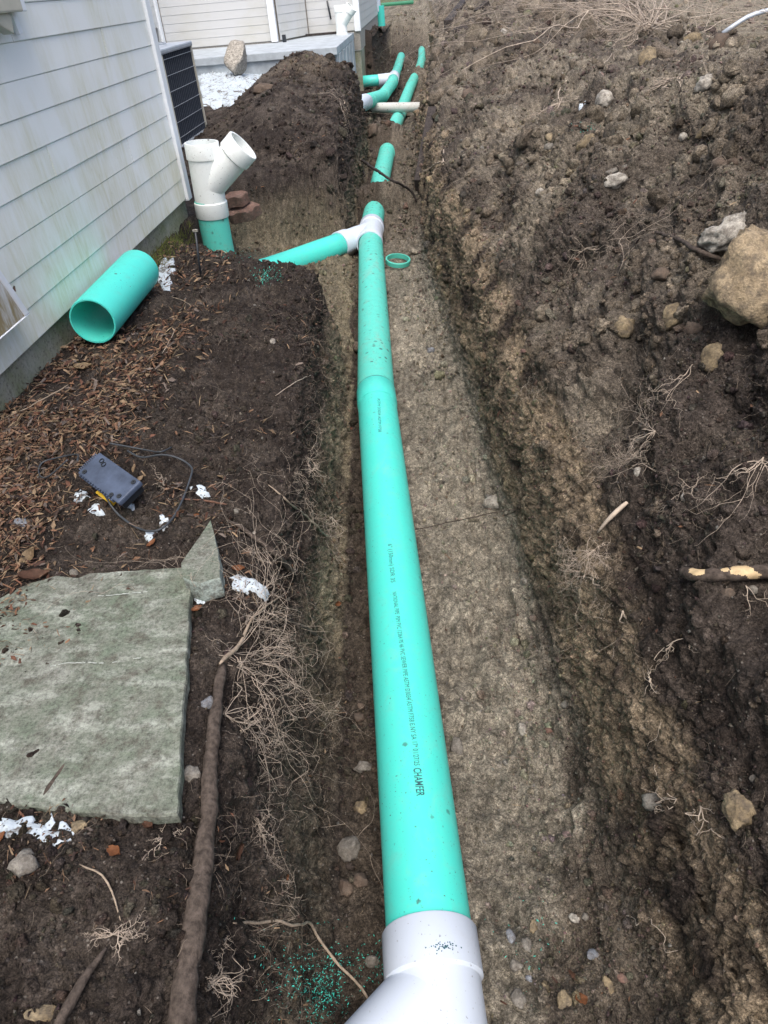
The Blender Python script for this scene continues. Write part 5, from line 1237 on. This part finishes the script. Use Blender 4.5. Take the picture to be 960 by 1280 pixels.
root_fan((872, 605), [(862, 665), (880, 590)], 4, 1.0, 0.00074, 'fine root left of the long pale root', branch=.4, spread=.3)
root_fan((865, 458), [(815, 550), (825, 530)], 3, 1.0, 0.00087, 'long thread root below the rounded tan stone', branch=.3, spread=.2)
root_fan((735, 310), [(700, 345), (790, 330), (860, 305)], 7, .95, 0.00124, 'loose pale roots on the mid heap', branch=.4, spread=.5)
root_fan((660, 480), [(640, 505), (690, 500)], 5, 1.0, 0.00074, 'small white root at the right lip of the trench', branch=.4, spread=.5)
root_fan((700, 130), [(640, 160), (660, 175), (720, 90), (620, 40)], 9, 1.0, .0035, 'roots along the upper left slope of the heap', branch=.35, spread=.5)
root_fan((800, 45), [(690, 0), (720, 30), (760, 5), (860, 10), (900, 30), (740, 55)], 58, 1.0, .0046, 'great tangle of dead branches and roots on the heap crest', branch=.5, spread=.8, lift=.12, base=.03)
root_fan((740, 20), [(640, 0), (690, 60), (800, 20), (760, 70)], 16, 1.0, .0035, 'dry roots and stalks left of the great crest tangle', branch=.5, spread=.8, lift=.10, base=.05)
root_fan((850, 100), [(800, 115), (870, 135), (895, 100)], 8, 1.0, .0030, 'curved roots just below the heap crest', branch=.35, spread=.5)
root_fan((200, 1050), [(225, 1030), (190, 1060), (200, 1090)], 5, 1.0, .0008, 'tiny star shaped root by the lower slab edge', branch=.3, spread=.6)
root_fan((140, 1175), [(105, 1170), (185, 1185), (160, 1160)], 9, 1.0, .0009, 'small curly roots on the dark soil at the lower left', branch=.5, spread=.7)
root_fan((255, 1235), [(290, 1210), (310, 1228), (300, 1240)], 6, 1.0, .0009, 'small pale roots right of the thick root at the bottom', branch=.5, spread=.5)
root_fan((325, 1040), [(350, 1100), (380, 1100), (310, 1010)], 10, .9, .0008, 'fine roots on the left wall above the long bent root', branch=.5, spread=.7)
root_fan((120, 540 + 60), [(0, 560)], 1, .01, .0003, 'x') if False else None
root_fan((205, 610), [(190, 580), (222, 640), (175, 600)], 5, .9, .0010, 'dry twiggy weed in the soil inside the cable loop', branch=.4, spread=.5)
root_fan((430, 128), [(350, 125), (380, 112)], 4, 1.0, .0035, 'roots poking from the left pile above the drain coupling', branch=.3, spread=.4)

# fallen leaves big enough to tell apart
def leaf(px, py, w, mat, label, ang=0, curl=.35, asp=.6):
    p, n = hit(px, py); s = px_size(p); L_ = w * s; bm = bmesh.new(); rows = []
    for i in range(7):
        t = i / 6; wd = max(.0002, asp * L_ / 2 * math.sin(pi * min(1, t * .96 + .03)) ** .7 * (1 + .15 * math.sin(i * 2.3)))
        rows.append([bm.verts.new(((t - .5) * L_, v * wd, curl * L_ * ((v * v) * .5 + (t - .5) ** 2 * .8))) for v in (-1, -.5, 0, .5, 1)])
    for a, b in zip(rows[:-1], rows[1:]):
        for k in range(4): bm.faces.new((a[k], a[k + 1], b[k + 1], b[k]))
    ge = bmesh.ops.solidify(bm, geom=bm.faces[:], thickness=.0004)
    o = link('fallen_leaf', bm_mesh('fallen_leaf', bm, True), M[mat]); m = surf_frame(p, n, ang).to_4x4(); m.translation = p + n * .006; o.matrix_world = m; tag(o, label, 'leaf', 'fallen leaves')
leaf(298, 714, 16, 'leaf_rust', 'rust orange leaf above the oval snow remain', .1)
leaf(246, 647, 9, 'leaf_rust', 'bright orange leaf at the tip of the small slab piece', 0, .2, 1)
leaf(247, 764, 14, 'leaf_rust', 'rust leaf in the gap beside the large slab', .5)
leaf(192, 682, 14, 'leaf_rust', 'rust leaf under the snow lump by the cable', .8)
leaf(105, 462, 22, 'leaf_tan', 'tan curled leaf in the mulch below the spare pipe', .2)
leaf(278, 600, 14, 'leaf_tan', 'light tan leaf on the bank above the cable loop', .1, .2, .9)
leaf(38, 698, 26, 'leaf_tan', 'cream torn leaf in the mulch above the slab', 1.1)
leaf(42, 725, 34, 'leaf_brown', 'brown leaf clump at the upper edge of the slab', .4)
leaf(725, 1252, 18, 'leaf_rust', 'orange leaf beside the shell-like stone at the bottom', .3, .2, .8)
leaf(720, 1222, 22, 'leaf_brown', 'dark red narrow leaf at the bottom right of the floor', -1.1, .1, .25)
leaf(293, 1063, 20, 'leaf_brown', 'brown leaf right of the thick root low on the bank', .7)
leaf(135, 1021, 24, 'leaf_brown', 'rust brown leaf at the lower edge of the slab', .1)
leaf(186, 1038, 18, 'leaf_brown', 'reddish chip leaf below the slab corner', -.6)
leaf(146, 1068, 22, 'leaf_rust', 'curled rust leaf below the slab', -.5)
leaf(355, 1094, 9, 'leaf_rust', 'tiny orange leaf on the left wall near the trench floor', 1.3)
leaf(2, 1052, 20, 'leaf_rust', 'orange leaf by the snow at the left edge', .9)
leaf(420, 755, 10, 'leaf_rust', 'small rust leaf on the floor left of the pipe', .3)
def wall_leaf():
    p = at_x(17, 361, -1.282); bm = bmesh.new(); bm.free()
    me = bpy.data.meshes.new('fallen_leaf'); me.from_pydata([(0, -.012, 0), (.004, 0, .010), (0, .013, .004), (.004, .001, -.010)], [], [(0, 1, 2), (0, 2, 3)]); me.materials.append(M['leaf_brown'])
    o = bpy.data.objects.new('fallen_leaf', me); COL.objects.link(o); o.location = p; tag(o, 'small brown leaf stuck on the siding beside the downspout', 'leaf', 'fallen leaves')
wall_leaf()

# pale plastic tubes beyond the crest, far odds and ends
def arc(pts, r, label):
    o = link('plastic_tube', capped_tube_mesh('plastic_tube', catmull(pts, .05), r, 8), M['clear']); tag(o, label, 'tube', 'pale plastic tubes behind the heap')
def P_(px, py, Y): return tuple(at_y(px, py, Y))
arc([P_(903, 42, 7.2), P_(925, 27, 7.2), P_(945, 17, 7.2), P_(985, 8, 7.2)], .018, 'upper pale plastic tube arching behind the heap at top right')
arc([P_(944, 78, 5.6), P_(952, 68, 5.6), P_(985, 48, 5.6)], .022, 'lower pale plastic tube end behind the heap at the right edge')
arc([P_(536, 58, 15.5), P_(545, 64, 14.8), P_(553, 68, 14.4)], .012, 'thin pale tube sticking out of the right bank beyond the far pipes')
p = at_z(497, 9, .0)
tag(link('plastic_sheet', box_mesh('plastic_sheet', (float(p[0]), float(p[1]), .12), (1.3, .35, .12), None, .05), M['green_far']), 'green plastic roll lying on the ground past the far end of the trench', 'sheet')
for (px, w, h_, lab) in ((532, .5, .5, 'pale block at the far end of the yard beyond the trench, left one'), (548, .9, .35, 'long pale block at the far end of the yard, right one')):
    p = at_z(px, 1, .0); tag(link('far_block', box_mesh('far_block', (float(p[0]), float(p[1]), h_ / 2), (w, .4, h_), None, .03), M['rock_pale']), lab, 'block', 'pale blocks at the far end of the yard')
# moss at the foundation
mw = scr * np.exp(-((Xc + 1.27) / .06) ** 2) * ((Yc > 3.0) & (Yc < 4.0)); p, nn, col, dp, vi = scatter_cells(mw, 900)
T = []
for k in range(len(p)):
    d_ = np.array([rng.normal() * .4, rng.normal() * .4, 1.0]); T.append(tube(np.array([p[k], p[k] + d_ * .012, p[k] + d_ * .024 + [.004, 0, 0]]), np.array([.002, .0014, .0005]), 3, False))
bundle('moss', T, plain('moss_green', (.12, .14, .035), .9), kind='stuff')
